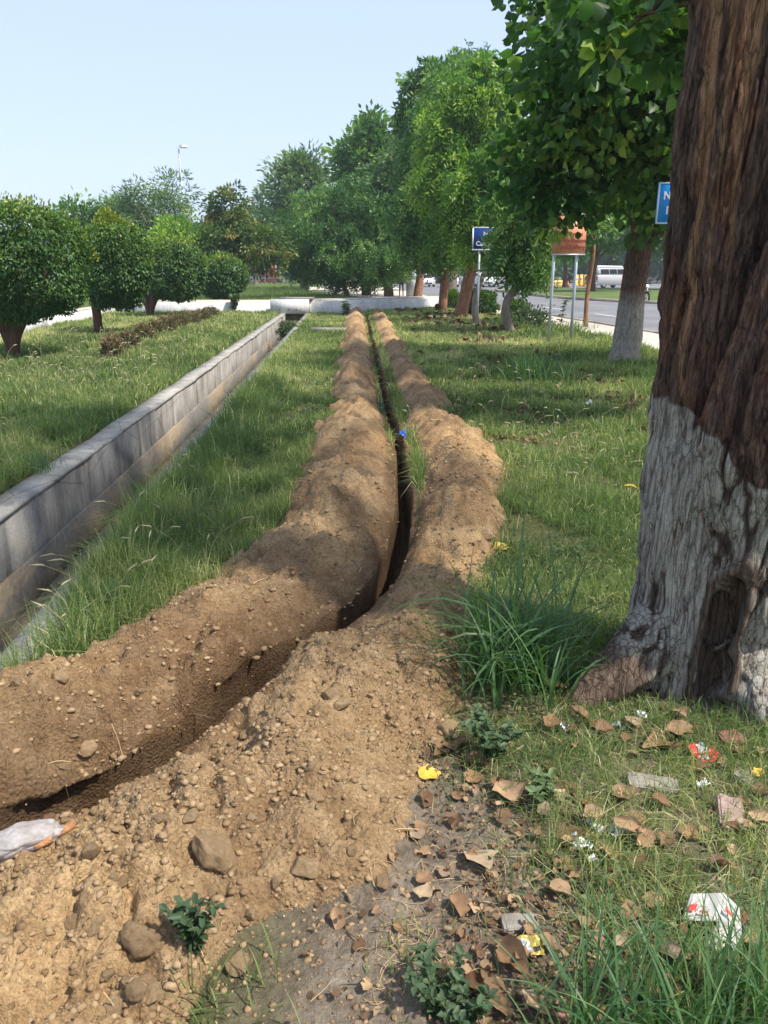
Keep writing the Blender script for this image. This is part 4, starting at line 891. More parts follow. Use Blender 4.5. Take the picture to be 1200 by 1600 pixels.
def motorcycle():
    X, Y = at(1000, 472.5)
    t = thing('motorcycle', 'dark motorcycle standing at the far kerb, half hidden by the whitewashed trunk', 'motorcycle', (X, Y, -.03), R(12))
    for yy_, nm in ((-.62, 'wheel'), (.62, 'wheel')):
        mb = MB(); a = np.linspace(0, 2*np.pi, 25)
        mb.tube([(0, yy_+.27*math.cos(q), .30+.27*math.sin(q)) for q in a], .045, 8, False); w = mb.build('wheel', M['rubber'], t)
        mb = MB()
        for q in a[:-1:3]: mb.tube([(0, yy_, .3), (0, yy_+.26*math.cos(q), .30+.26*math.sin(q))], .008, 5)
        mb.tube([(-.05, yy_, .3), (.05, yy_, .3)], .05, 10); mb.build('rim', M['steel'], w)
    mb = MB(); mb.tube(spline([(0, -.40, .78), (0, -.25, .86), (0, .0, .84), (0, .12, .74)], 8), [.08, .13, .14, .14, .14, .13, .12, .08], 12); mb.build('fuel_tank', m_simple('dark_paint', (.05, .05, .06), .3, .5), t, smooth=True)
    mb = MB(); mb.box(-.13, .13, .08, .75, .70, .78); mb.build('seat', M['black'], t)
    mb = MB(); mb.box(-.13, .13, -.2, .22, .28, .58); mb.tube([(0.15, 0, .3), (.17, .8, .36)], .04, 8); mb.build('engine', M['steel'], t)
    for sx in (-1, 1):
        mb = MB(); mb.tube([(sx*.08, -.62, .3), (sx*.08, -.42, .95)], .025, 8); mb.build('fork', M['steel'], t)
        mb = MB(); mb.tube([(sx*.25, -.38, 1.0), (sx*.33, -.42, 1.18)], .012, 6); mb.box(sx*.33-.06, sx*.33+.06, -.44, -.42, 1.15, 1.23); mb.build('mirror', M['black'], t)
    mb = MB(); mb.tube([(-.38, -.32, .99), (-.15, -.42, 1.0), (.15, -.42, 1.0), (.38, -.32, .99)], .02, 8); mb.build('handlebar', M['black'], t)
    mb = MB(); mb.tube([(0, -.46, .88), (0, -.56, .88), (0, -.6, .88)], [.06, .10, .10], 14); mb.build('headlight', M['signwhite'], t)
    mb = MB(); mb.box(-.06, .06, -.93, -.35, .60, .63); mb.build('mudguard', M['black'], t)
motorcycle()
# yellow barriers across the road
def barrier(label, u, v, h, w):
    X, Y = at(u, v, -.03); t = thing('barrier', label, 'barrier', (X, Y, -.03), R((u*7) % 20-10), 'yellow barriers by the roadworks beyond the island')
    V_ = []
    for z, q in ((0, 1.), (.18, .95), (.30, .55), (h, .42)):
        V_ += [(-w, -.3*q, z), (w, -.3*q, z), (w, .3*q, z), (-w, .3*q, z)]
    F4 = [(i*4+j, i*4+(j+1) % 4, i*4+4+(j+1) % 4, i*4+4+j) for i in range(3) for j in range(4)]+[(3, 2, 1, 0), (12, 13, 14, 15)]
    mk('body', V_, F4, M['yellow'], t)
    mb = MB(); mb.box(-w+.05, w-.05, -.135, -.13, h*.62, h*.80); mb.build('reflective_band', M['signwhite'], t).location = (0, -.06, 0)
    return t
for u, v, h, w, lab in ((838, 447, 1.45, .22, 'leftmost tall narrow yellow barrier, just left of a thin island trunk'), (846, 447, 1.45, .20, 'tall yellow barrier immediately right of the leftmost one'), (862, 447.5, .75, .5, 'low wide yellow barrier left of the orange sign post'), (873, 447, .7, .4, 'low yellow barrier seen between trunk and orange sign post'),
                        (899, 447.5, 1.35, .25, 'tall yellow barrier right of the orange sign posts, left one of a pair'), (907, 446.5, 1.35, .2, 'tall yellow barrier just behind the slender brown stem'), (914, 447.5, 1.35, .22, 'yellow barrier between the slender stem and the forked island tree'), (921, 447, 1.3, .15, 'yellow barrier closest to the silver minibus')):
    barrier(lab, u, v, h, w)
for u, lab in ((929, 'orange traffic cone at the left end of the silver minibus'), (887, 'orange traffic cone among the yellow barriers')):
    X, Y = at(u, 449, -.03); t = thing('traffic_cone', lab, 'traffic cone', (X, Y, -.03)); mb = MB(); mb.tube([(0, 0, .03), (0, 0, .7)], [.17, .04], 14); mb.build('cone', m_simple('cone_orange', (.75, .18, .04)), t); mb = MB(); mb.box(-.2, .2, -.2, .2, 0, .03); mb.build('base', M['black'], t)
# person and pale buildings far away
def person():
    X, Y = at(627, 464)
    V0 = [(0, 0, .95), (0, .01, 1.15), (0, .02, 1.38), (0, .0, 1.50), (0, -.02, 1.62), (0, -.01, 1.72), (-.09, 0, .88), (-.11, -.03, .48), (-.12, .02, .07), (-.12, -.13, .04), (.09, 0, .88), (.11, .02, .48), (.12, .08, .07), (.12, -.06, .04),
          (-.19, .02, 1.40), (-.24, .03, 1.12), (-.20, -.12, .92), (-.19, -.18, .84), (.19, .02, 1.40), (.24, .03, 1.12), (.20, -.12, .92), (.19, -.18, .84)]
    rad = [.15, .14, .15, .06, .085, .075, .09, .062, .045, .035, .09, .062, .045, .035, .06, .045, .034, .03, .06, .045, .034, .03]
    E_ = [(0, 1), (1, 2), (2, 3), (3, 4), (4, 5), (0, 6), (6, 7), (7, 8), (8, 9), (0, 10), (10, 11), (11, 12), (12, 13), (2, 14), (14, 15), (15, 16), (16, 17), (2, 18), (18, 19), (19, 20), (20, 21)]
    me = bpy.data.meshes.new('person'); me.from_pydata(V0, E_, []); o = bpy.data.objects.new('person', me); COL.objects.link(o)
    md = o.modifiers.new('s', 'SKIN'); sv = me.skin_vertices[0].data
    for i, r in enumerate(rad): sv[i].radius = (r, r*.8)
    sv[0].use_root = True; m2 = o.modifiers.new('u', 'SUBSURF'); m2.levels = m2.render_levels = 2
    dg = bpy.context.evaluated_depsgraph_get(); m3 = bpy.data.meshes.new_from_object(o.evaluated_get(dg), depsgraph=dg); bpy.data.objects.remove(o)
    n = NM('person_clothes'); tc = n.n('ShaderNodeTexCoord'); sx = n.n('ShaderNodeSeparateXYZ'); n.l(tc.outputs['Object'], sx.inputs[0])
    m = n.end(n.prin(n.ramp(n.math('MULTIPLY', sx.outputs[2], .5), [(0, (.02, .02, .025)), (.47, (.03, .03, .04)), (.475, (.06, .06, .08)), (.73, (.06, .06, .08)), (.74, (.25, .14, .09)), (.82, (.25, .14, .09)), (.83, (.012, .01, .01))], 'CONSTANT'), .9))
    m3.materials.clear(); m3.materials.append(m); o = bpy.data.objects.new('person', m3); COL.objects.link(o); o.location = (X, Y, 0)
    tag(o, 'person in dark clothes standing left of the tall grey cabinet', 'person')
person()
def building(label, u0, u1, Y, h, floors, cols):
    x0, x1 = (u0-600)/F*Y, (u1-600)/F*Y; t = thing('building', label, 'building', ((x0+x1)/2, Y, 0)); w = (x1-x0)/2
    mb = MB(); mb.box(-w, w, 0, 9, -.2, h); mb.build('wall', M['cream'], t); mb = MB(); mb.box(-w-.3, w+.3, -.4, 9.4, h, h+.4); mb.build('roof', M['kerbc'], t)
    for i in range(floors):
        for j in range(cols):
            cx = -w+(j+.5)*2*w/cols; cz = (i+.45)*h/floors
            mb = MB(); mb.box(cx-.7, cx+.7, -.06, -.003, cz-.1, cz+1.3); f = mb.build('window', M['carwhite'], t); mb = MB(); mb.box(cx-.6, cx+.6, -.075, -.063, cz, cz+1.2); mb.build('pane', M['glass'], f)
building('cream two-storey building glimpsed beyond the trees right of the silver minibus', 950, 1030, 150, 7.5, 2, 5)
building('pale low building glimpsed behind the row of white cars', 640, 760, 175, 4, 1, 8)

# ------------------------------------------------------------------ bushes and shrubs
def bush(name, label, u, vb, u0, u1, vt, n, leaf, mat, group=None, Y=None, tint=0., loose=0., up=.3, cat='bush', style='broad', stems=6):
    X, Yb = at(u, vb); z0 = zat(X, Yb) if Yb < 39 else 0; w = (u1-u0)/2/F*Yb; hh = (vb-vt)/F*Yb
    t = thing(name, label, cat, (X, Yb, z0-.02), 0, group)
    d = sph(n); r = (.55+.5*rng.random(n)**.6)*(1+(.2+loose)*(vn(d[:, 0]*3+5, d[:, 1]*3+9, d[:, 2]*3+5, int(u))-.5)*2)
    P = d*r[:, None]*np.array([w, w, hh*.52])+np.array([((u0+u1)/2-u)/F*Yb, 0, hh*.5]); P[:, 2] = np.maximum(P[:, 2], .02)
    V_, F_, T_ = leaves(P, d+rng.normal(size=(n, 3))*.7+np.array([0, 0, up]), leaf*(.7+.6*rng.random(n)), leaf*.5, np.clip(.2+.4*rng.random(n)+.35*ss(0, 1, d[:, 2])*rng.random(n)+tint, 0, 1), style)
    mb = MB()
    for k in range(stems):
        a = k*2.4; mb.tube([(0, 0, -.02), (math.cos(a)*w*.3, math.sin(a)*w*.3, hh*.4), (math.cos(a)*w*.6, math.sin(a)*w*.6, hh*.8)], [.018, .012, .005], 5, False)
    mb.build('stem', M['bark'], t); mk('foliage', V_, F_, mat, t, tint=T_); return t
gb = 'round clipped bushes along the pavement'
bush('bush', 'yellow-green rounded bush left of the leaning reddish trunk', 704, 482, 690, 720, 453, 2600, .09, M['topiary'], gb, tint=.12)
bush('bush', 'largest rounded bush, right behind the leaning reddish trunk and sign post', 748, 493, 722, 776, 456, 4500, .085, M['topiary'], gb, tint=.08)
bush('bush', 'small rounded bush to the right of the crooked grey trunk', 812, 498, 790, 824, 467, 3000, .07, M['topiary'], gb, tint=.05)
bush('weed_shrub', 'loose leafy weeds at the foot of the crooked grey trunk by the pavement', 820, 515, 798, 850, 482, 900, .08, M['weed'], None, loose=.5)
bush('weed_shrub', 'spiky pale weed between the crooked trunk and the orange sign', 838, 512, 822, 862, 484, 220, .12, M['weed'], None, loose=.8, style='card')
gs = 'row of dry brownish shrubs on the left lawn'
for k, (u, vb, w, vt) in enumerate([(178, 558, 17, 524), (203, 545, 14, 517), (224, 535, 15, 508), (243, 528, 13, 502), (262, 522, 14, 496), (281, 515, 13, 492), (299, 509, 13, 488), (316, 503, 12, 484), (331, 497, 11, 480)]):
    lab = ['reddish dry shrub at the near end of the brownish shrub row'] + ['dry brown-green shrub, number %s counting away from the reddish near end of the row' % w_ for w_ in ('two', 'three', 'four', 'five', 'six', 'seven', 'eight')] + ['greenest little shrub at the far end of the brownish shrub row']
    bush('shrub', lab[k], u, vb, u-w, u+w, vt, 1500, .05, M['drybush'], gs, loose=.4, tint=(.28 if k in (0,) else .05), cat='shrub')
def herb(name, label, x, y, h, n, leaf, mat, spread=.5, lean=(0, 0), group=None, tint=0., cat='weed'):
    "leafy herb: a few stems with paired leaves"
    t = thing(name, label, cat, (x, y, zat(x, y)-.01), 0, group); mb = MB(); Ps = []; Ds = []
    for k in range(n):
        a = rng.random()*6.28; s = spread*(.3+.7*rng.random()); hh = h*(.55+.45*rng.random())
        q = spline([(0, 0, 0), (math.cos(a)*s*h*.4+lean[0]*.5, math.sin(a)*s*h*.4+lean[1]*.5, hh*.6), (math.cos(a)*s*h+lean[0], math.sin(a)*s*h+lean[1], hh)], 8); mb.tube(q, np.linspace(.0035, .0015, 8), 5, False)
        for i in range(1, 8):
            b = rng.random()*6.28
            for sg in (0, 3.14, 1.57): Ps.append(q[i]); Ds.append((math.cos(b+sg), math.sin(b+sg), .35))
    mb.build('stem', M['weed'], t, tint=np.full(mb.n, .7)); m = len(Ps)
    V_, F_, T_ = leaves(np.array(Ps), np.array(Ds)+rng.normal(size=(m, 3))*.2, leaf*(.6+.6*rng.random(m)), leaf*.55, np.clip(.3+.4*rng.random(m)+tint, 0, 1), 'broad', np.tile([0, 0, 1.], (m, 1))+rng.normal(size=(m, 3))*.3)
    mk('foliage', V_, F_, mat, t, tint=T_); return t
for u, v, h, n, lf, sp, ti, lab in (
    (310, 1510, .13, 7, .030, .5, -.25, 'dark green leafy weed growing through the clods at the bottom left'),
    (775, 1185, .17, 14, .032, .7, .0, 'low leafy weed at the foot of the big arching grass tuft'),
    (845, 1260, .11, 5, .030, .6, .3, 'small bright green sprig among dead leaves left of the big root'),
    (680, 1590, .13, 10, .026, .9, -.05, 'grey-green leafy weed at the bottom edge beside bare earth'),
    (730, 1600, .10, 7, .026, .8, -.1, 'second grey-green weed at the bottom edge, nearer the yellow wrapper'),
    (540, 495, .55, 4, .16, .3, .1, 'young upright plant growing against the cross wall left of the soil ridges'),
    (367, 490, .75, 5, .22, .3, .0, 'bushy upright plant against the cross wall at the end of the left lawn'),
    (770, 500, .8, 3, .12, .3, .1, 'thin weed growing beside the far sign posts'),
    (875, 515, .9, 3, .12, .25, .15, 'tall thin weed between the orange sign and the slender tree')):
    X, Y = at(u, v); herb('weed', lab, X, Y, h, n, lf, M['weed'], sp, tint=ti)
X, Y = at(448, 500); 
bush('weed_shrub', 'green weeds sprouting in the drain mouth below the headwall', 447, 512, 436, 462, 488, 700, .09, M['weed'], None, loose=.4).location.z = -.35

# ------------------------------------------------------------------ long-bladed tufts
def tuft(label, x, y, n, L, w, spread, mat, sd, bend=1.0, group=None, extra=()):
    r_ = np.random.default_rng(sd); t = thing('grass_tuft', label, 'grass tuft', (x, y, zat(x, y)-.02), 0, group); V_ = []; F4 = []; F3 = []; T_ = []; o = 0
    specs = [(r_.random()*6.283, L*(.45+.6*r_.random()), r_.random(), None) for _ in range(n)]+list(extra)
    for a, ln, b, _ in specs:
        m = 9; s = np.linspace(0, 1, m); bd = (.25+.95*b)*bend; ex = spread
        px = r_.normal()*ex*.25; py = r_.normal()*ex*.25
        ang = .15+bd*s**1.2*1.5; ds = ln/(m-1)
        rr = np.concatenate([[0], np.cumsum(np.sin(ang[:-1])*ds)]); zz_ = np.concatenate([[0], np.cumsum(np.cos(ang[:-1])*ds)])
        cx, sx_ = math.cos(a), math.sin(a); P = np.stack([px+rr*cx, py+rr*sx_, zz_], 1); ww = w*(.6+.6*r_.random())*(1 if _ is None else 1.5)*np.minimum(1, .55+s*2)*(1-s**3.)
        S = np.array([-sx_, cx, 0]); tw = r_.normal()*.5; Sd = S*math.cos(tw)+np.array([0, 0, 1])*math.sin(tw); fold = np.array([0, 0, -.25])
        for i in range(m): V_ += [P[i]-Sd*ww[i]/2, P[i]+fold*ww[i], P[i]+Sd*ww[i]/2]
        for i in range(m-1):
            F4 += [(o+i*3, o+i*3+1, o+i*3+4, o+i*3+3), (o+i*3+1, o+i*3+2, o+i*3+5, o+i*3+4)]
        o += m*3; T_ += [np.clip(.25+.5*r_.random(), 0, 1)]*(m*3)
    mk('blades', V_, F4, mat, t, tint=np.array(T_), smooth=True); return t
X, Y = at(815, 1085)
tuft('big tuft of long arching green grass blades between the soil ridge and the near tree', X-.02, Y+.10, 340, .56, .010, .42, M['tuft'], 5, 1.25,
     extra=[(R(176), .85, 1.25, 0), (R(205), .62, 1.5, 0), (R(192), .70, 1.4, 0), (R(185), .80, .8, 0), (R(222), .55, 1.6, 0), (R(170), .62, 1.5, 0), (R(25), .85, .3, 0), (R(5), .72, 1.1, 0), (R(350), .6, 1.4, 0), (R(240), .5, 1.5, 0), (R(75), .8, .25, 0), (R(95), .75, .15, 0), (R(235), .6, .9, 0), (R(20), .62, .22, 0), (R(35), .70, .12, 0), (R(12), .50, .7, 0), (R(60), .6, .5, 0), (R(150), .55, .35, 0), (R(190), .50, .9, 0), (R(230), .45, .95, 0), (R(250), .5, .8, 0), (R(100), .5, .02, 0), (R(165), .45, .6, 0), (R(0), .45, .8, 0), (R(215), .5, .9, 0)])
X, Y = at(1060, 1640)
tuft('tuft of long pale blades rising from the bottom right corner', X, Y, 120, .40, .007, .26, M['tuft'], 4, .75)
X, Y = at(1190, 1600)
tuft('spreading tuft of long pale blades at the right bottom edge beside the white card', X, Y, 110, .40, .007, .24, M['tuft'], 5, .8)
X, Y = at(930, 1660)
tuft('loose tuft of long blades leaning left at the bottom edge', X, Y, 90, .42, .007, .22, M['tuft'], 6, .95)
X, Y = at(835, 600)
tuft('dark dense clump of taller grass standing out of the right-hand lawn', X, Y, 420, .55, .016, .8, M['tuft'], 7, .7)
for u, v, L, n, lab in ((215, 880, .24, 200, 'lush clump of grass hanging over the drain kerb'), (150, 960, .22, 160, 'clump of grass on the kerb nearest the left edge'), (330, 1590, .16, 60, 'thin straw-coloured grass below the dark weed at the bottom'), (655, 1510, .10, 60, 'little yellowing grass tuft on the bare grey earth'), (60, 740, .26, 160, 'dense dark clump of grass at the left edge behind the retaining wall'), (900, 515, .5, 120, 'pale tall grass around the slender young tree')):
    X, Y = at(u, v); tuft(lab, X, Y, n, L, .006 if v > 600 else .02, .3 if v > 600 else 1.0, M['tuft'] if n != 60 else M['grass'], u, .8)

# ------------------------------------------------------------------ clods
def rockmesh(name, sd, sub_, mat, ang=.5):
    bm = bmesh.new(); bmesh.ops.create_icosphere(bm, subdivisions=sub_, radius=1); r_ = np.random.default_rng(sd)
    co = np.array([v.co for v in bm.verts]); nrm = sph(16)
    for q in nrm:      # broken facets
        d_ = .52+.32*r_.random(); k = co@q; co = co-np.maximum(k-d_, 0)[:, None]*q*.93
    x, y, z = co.T; dsp = (.16 if sub_ > 2 else .5)*(fbm(x*1.6+sd, y*1.6, z*1.6, o=3, seed=sd)-.5)*2+.07*(fbm(x*6, y*6+sd, z*6, o=3, seed=sd+5)-.5)*2
    co = co*(1+dsp)[:, None]
    for v, p in zip(bm.verts, co): v.co = p
    me = bpy.data.meshes.new(name); bm.to_mesh(me); bm.free(); me.materials.append(mat)
    if sub_ > 2: me.polygons.foreach_set('use_smooth', np.ones(len(me.polygons), bool))
    return me, co
n = NM('clod'); oi = n.n('ShaderNodeObjectInfo'); tc = n.n('ShaderNodeTexCoord').outputs['Object']
f = n.noise(3.0, 7, .68, tc); c = n.ramp(f, [(.3, (.25, .165, .088)), (.5, (.37, .258, .145)), (.72, (.46, .34, .205))])
c = n.mix(1.0, c, n.ramp(oi.outputs['Random'], [(0, .88), (1, 1.18)]), 'MULTIPLY')
M['clod'] = n.end(n.prin(c, .95, .12, n.bump(n.math('ADD', n.noise(4, 10, .8, tc), n.noise(14, 8, .8, tc)), .008, 1.0)))
RK = [rockmesh('clod_mesh', 100+i, 4, M['clod'])[0] for i in range(9)]
def place(me, name, x, y, s, sink=.35, rz=None, zoff=0.):
    o = bpy.data.objects.new(name, me); COL.objects.link(o); s3 = np.array([1, .85, .7])*s*(1+.25*(rng.random(3)-.5))
    o.scale = s3; o.location = (x, y, zat(x, y)+s3[2]*(1-2*sink)*.8+zoff); o.rotation_euler = (rng.normal()*.35, rng.normal()*.35, rng.random()*6.28 if rz is None else rz); return o
RS = [rockmesh('clod_mesh', 150+i, 2, M['clod'])[0] for i in range(12)]
# px positions of the individual large clods, radius in photo pixels
def surf(u, v):
    "where the view ray through a pixel meets the terrain"
    x = (u-600)/F; y = (v-800)/F; c_, s_ = math.cos(PITCH), math.sin(PITCH); d = np.array([x, c_-y*s_, -s_-y*c_])
    t0 = (.6-EYE)/d[2]; t1 = (-.15-EYE)/d[2]; ts = np.linspace(t0, t1, 90); P = np.array([0, 0, EYE])+ts[:, None]*d
    zz_, *_ = height(P[:, 0], P[:, 1], False); k = np.argmax(P[:, 2] < zz_); return P[k, 0], P[k, 1], ts[k]
BIG = [(222, 1455, 40, 'largest round tan clod near the bottom left corner'), (335, 1328, 40, 'broad flat-topped tan clod half buried in the slope'), (475, 1357, 26, 'rounded brown clod at the lower edge of the soil slope'), (520, 1053, 26, 'smooth flat clod on the crest of the trench-side ridge'), (530, 1080, 17, 'smaller smooth clod just below the flat crest clod'),
       (278, 1268, 15, 'angular clod resting above the broad flat-topped one, left of its neighbour'), (297, 1285, 16, 'angular clod touching the broad flat-topped clod from above'), (146, 1345, 21, 'flat angular clod right of the curled bark'), (378, 1505, 26, 'pale crumbling clod beside the dark green weed'), (492, 1240, 16, 'upright oval clod in the middle of the soil slope'),
       (174, 1560, 20, 'squarish clod at the bottom left, under the largest clod'), (213, 1555, 18, 'narrow clod right of the squarish bottom clod'), (240, 1550, 20, 'blocky clod at the bottom left beside the straw-coloured grass'), (112, 1420, 17, 'flattish clod on the smooth pale earth at the left'), (165, 1500, 14, 'small pale slab clod below and left of the largest clod'),
       (355, 1410, 14, 'knobbly clod at the foot of the slope above the dark weed'), (435, 1395, 13, 'small clod left of the rounded brown clod'), (92, 1055, 16, 'pale clod on the left ridge near the grass edge'), (28, 1078, 12, 'small clod at the left frame edge beside the grass'), (135, 1152, 15, 'rounded clod on the flank of the left ridge'), (250, 1455-160, 12, 'small clod above the gap on the trench edge'),
       (760, 832, 13, 'reddish-brown stone on the edge of the right ridge near the yellow leaf'), (545, 1130, 11, 'small brown clod on the upper slope'), (505, 1330, 9, 'pebble-like clod right of the rounded brown clod'), (600, 1385, 16, 'half buried pale flat stone in the grey earth'), (700, 1140, 18, 'brown clod against the foot of the ridge by the arching grass'), (410, 830, 12, 'brown clod on the grass edge of the left ridge'), (190, 1475-100, 13, 'small angular clod above the largest clod')]
for k, (u, v, r, lab) in enumerate(BIG):
    x, y, t_ = surf(u, v+r*.3); o = place(RK[k % 9], 'soil_clod', x, y, r/F*t_*1.05, .30); tag(o, lab, 'soil clod')
# the many smaller ones: individuals for the largest, loose crumbs as one mass
cand = []
while len(cand) < 2600:
    y = .9*(10/.9)**rng.random(); x = (rng.random()*2-1)*(.62*y+.3)*1.0; cand.append((x, y))
cand = np.array(cand); _, hl, hr, st, _ = height(cand[:, 0], cand[:, 1], False)
w = ((hr > .01)*(1.0+1.2*(hr < .20)*(cand[:, 1] < 2.4)) + (hl > .01)*.45)*(1+(cand[:, 1] < 2.2)*1.3)*.4
dens_n = vn(cand[:, 0]*2.2, cand[:, 1]*2.2, seed=200); keep = rng.random(len(cand)) < w*(.35+1.3*dens_n); cand = cand[keep]; hlk = hl[keep] > .01
cnt = {'r': 0, 'l': 0}
for (x, y), isl in zip(cand[:275], hlk[:275]):
    s = (.006+.016*rng.random()**2.6)*(1+.06*y)
    o = place(RS[rng.integers(12)], 'soil_clod', x, y, s*1.1, .5)
    if isl: tag(o, 'small crumbled clod scattered on the drain-side soil ridge', 'soil clod', 'small clods on the drain-side ridge')
    else: tag(o, 'small crumbled clod scattered on the tree-side soil slope', 'soil clod', 'small clods on the tree-side ridge')
def crumbs(name, n_, s0, s1, ymax, region, seed, pw=2.5):
    r_ = np.random.default_rng(seed); bm = bmesh.new(); bmesh.ops.create_icosphere(bm, subdivisions=1, radius=1); base = np.array([v.co for v in bm.verts]); fc = np.array([[v.index for v in f.verts] for f in bm.faces]); bm.free()
    y = .85*(ymax/.85)**r_.random(n_); x = (r_.random(n_)*2-1)*(.60*y+.25); z, hl, hr, st, ins = height(x, y)
    k = region(x, y, hl, hr, st)*(.25+1.5*ss(.35, .65, vn(x*3, y*3, seed=seed))) > r_.random(n_); x, y, z = x[k], y[k], z[k]; m = len(x)
    s = (s0+(s1-s0)*r_.random(m)**pw)*(1+.10*y); sc = s[:, None]*(1+.35*(r_.random((m, 3))-.5)); b = base[None]*(1+1.0*(r_.random((m, len(base), 1))-.5))
    a = r_.random(m)*6.283; ca, sa = np.cos(a)[:, None], np.sin(a)[:, None]; bx = b[..., 0]*sc[:, :1]; by = b[..., 1]*sc[:, 1:2]; bz = b[..., 2]*sc[:, 2:]*.8
    V_ = np.stack([x[:, None]+bx*ca-by*sa, y[:, None]+bx*sa+by*ca, z[:, None]+bz*.8+s[:, None]*.05], -1).reshape(-1, 3)
    F_ = (np.arange(m)[:, None, None]*len(base)+fc[None]).reshape(-1, 3); return mk(name, V_, F_, M['crumb'], attrs={'tint': np.repeat(r_.random(m), len(base))}, smooth=False)
n = NM('crumb'); M['crumb'] = n.end(n.prin(n.mix(1.0, n.ramp(n.attr('tint'), [(0, (.20, .13, .07)), (.5, (.31, .212, .118)), (1, (.39, .28, .165))]), n.ramp(n.noise(60, 5, .7), [(.3, .8), (.7, 1.2)]), 'MULTIPLY'), .95, .1, n.bump(n.noise(160, 4, .7), .004)))
crumbs('soil_crumbs', 190000, .0011, .012, 9, lambda x, y, hl, hr, st: ((hr > .004)*1.0+(hl > .004)*.30)*(1+.3*(y < 2.3)), 11, 9.0)['kind'] = 'stuff'
crumbs('earth_crumbs', 9000, .0015, .008, 3.2, lambda x, y, hl, hr, st: (hr <= .004)*(hl <= .004)*(x > -.4)*(y < 2.7)*.8*ss(1.2, .1, x), 12)['kind'] = 'stuff'

# ------------------------------------------------------------------ litter, dead leaves, twigs
def deadleaf_mesh(sd):
    r_ = np.random.default_rng(sd); m = 9; V_ = []; k = 7; s = np.linspace(0, 1, m)
    cu, cv = r_.normal()*.8, abs(r_.normal())*.7+.15; r_sk = r_.normal()*.7
    for i in range(m):
        wdt = .42*math.sin(math.pi*min(1, s[i]*.93+.05)**.75)**.8+.01
        for j in range(k):
            q = (j/(k-1)-.5)*2; xx = q*wdt*(1+.75*(vn(np.array([s[i]*6+(q > 0)*30]), np.array([0.]), seed=sd)[0]-.5))*(1.0+.3*r_sk*q); zz_ = cv*.35*q*q*wdt*2+cu*.3*(s[i]-.5)**2+.06*(vn(np.array([s[i]*5+9]), np.array([q*2.]), seed=sd+1)[0]-.5)
            V_.append((xx, s[i]-.5, zz_+.05))
    F4 = [(i*k+j, i*k+j+1, (i+1)*k+j+1, (i+1)*k+j) for i in range(m-1) for j in range(k-1)]
    me = bpy.data.meshes.new('dead_leaf'); me.from_pydata(V_, [], F4); me.materials.append(M['dryleaf']); me.polygons.foreach_set('use_smooth', np.ones(len(F4), bool)); return me
DL = [deadleaf_mesh(300+i) for i in range(7)]
def leafobj(u, v, s, lab, me=None, mat=None, grp=None, rz=None):
    x, y, t_ = surf(u, v); me = me or DL[rng.integers(7)]
    if mat: me = me.copy(); me.materials.clear(); me.materials.append(mat)
    o = bpy.data.objects.new('yellow_leaf' if mat else 'dead_leaf', me); COL.objects.link(o); L = s/F*t_; o.scale = (L, L, L); o.location = (x, y, zat(x, y)+(.012 if x < .3 else .012+.025*rng.random())); o.rotation_euler = (rng.normal()*.16, rng.normal()*.16, rng.random()*6.28 if rz is None else rz)
    return tag(o, lab, 'leaf', grp)
for u, v, s, lab in ((672, 1212, 36, 'bright yellow leaf at the foot of the soil slope'), (781, 866, 30, 'yellow leaf on the edge of the right ridge beyond the grass tuft'), (986, 771, 22, 'yellow leaf in the grass close to the near trunk'), (905, 662, 16, 'small yellow leaf in the middle of the right-hand lawn'), (1183, 1222, 20, 'yellow leaf at the right edge below the trunk')):
    leafobj(u, v, s, lab, mat=M['yellowleaf'])
for u, v, s, lab in ((792, 1252, 52, 'broad pinkish-brown dead leaf in the grass left of the root'), (886, 1243, 40, 'round pale brown dead leaf below the bright sprig'), (648, 1306, 36, 'pale curled dead leaf on the bare grey earth'), (750, 1352, 66, 'large folded tan dead leaf in the middle of the bare earth'), (740, 1428, 26, 'narrow cream-coloured dead leaf on the bare earth'),
                     (695, 1368, 24, 'small tan dead leaf left of the large folded one'), (800, 1515, 60, 'large torn cream dead leaf by the yellow wrapper'), (735, 1555, 48, 'pale ragged dead leaf at the bottom edge'), (1030, 1172, 60, 'large orange-brown dead leaf under the trunk'), (890, 1318, 52, 'tan dead leaf beside the white tissue'), (918, 1268, 30, 'small light tan dead leaf right of the root weeds'), (525, 1440, 36, 'brown dead leaf on the muddy patch at bottom centre'), (865, 1085, 40, 'dead leaf at the tip of the big root'), (35, 1020, 26, 'dead leaf in the grass by the left ridge')):
    leafobj(u, v, s, lab)
pts = []
tries = 0
while len(pts) < 120 and tries < 4000:
    tries += 1; u = 560+640*rng.random(); v = 1130+470*rng.random()
    x, y = at(u, v); 
    if height(np.array([x]), np.array([y]), False)[2][0] > .01: continue
    if min([9e9]+[(u-a_)**2+(v-b_)**2 for a_, b_ in pts]) < 300: continue
    pts.append((u, v))
for u, v in pts: leafobj(u, v, 16+30*rng.random()**1.5, 'brown dead leaf lying among the thin grass between the soil slope and the near tree', grp='dead leaves under the near tree')
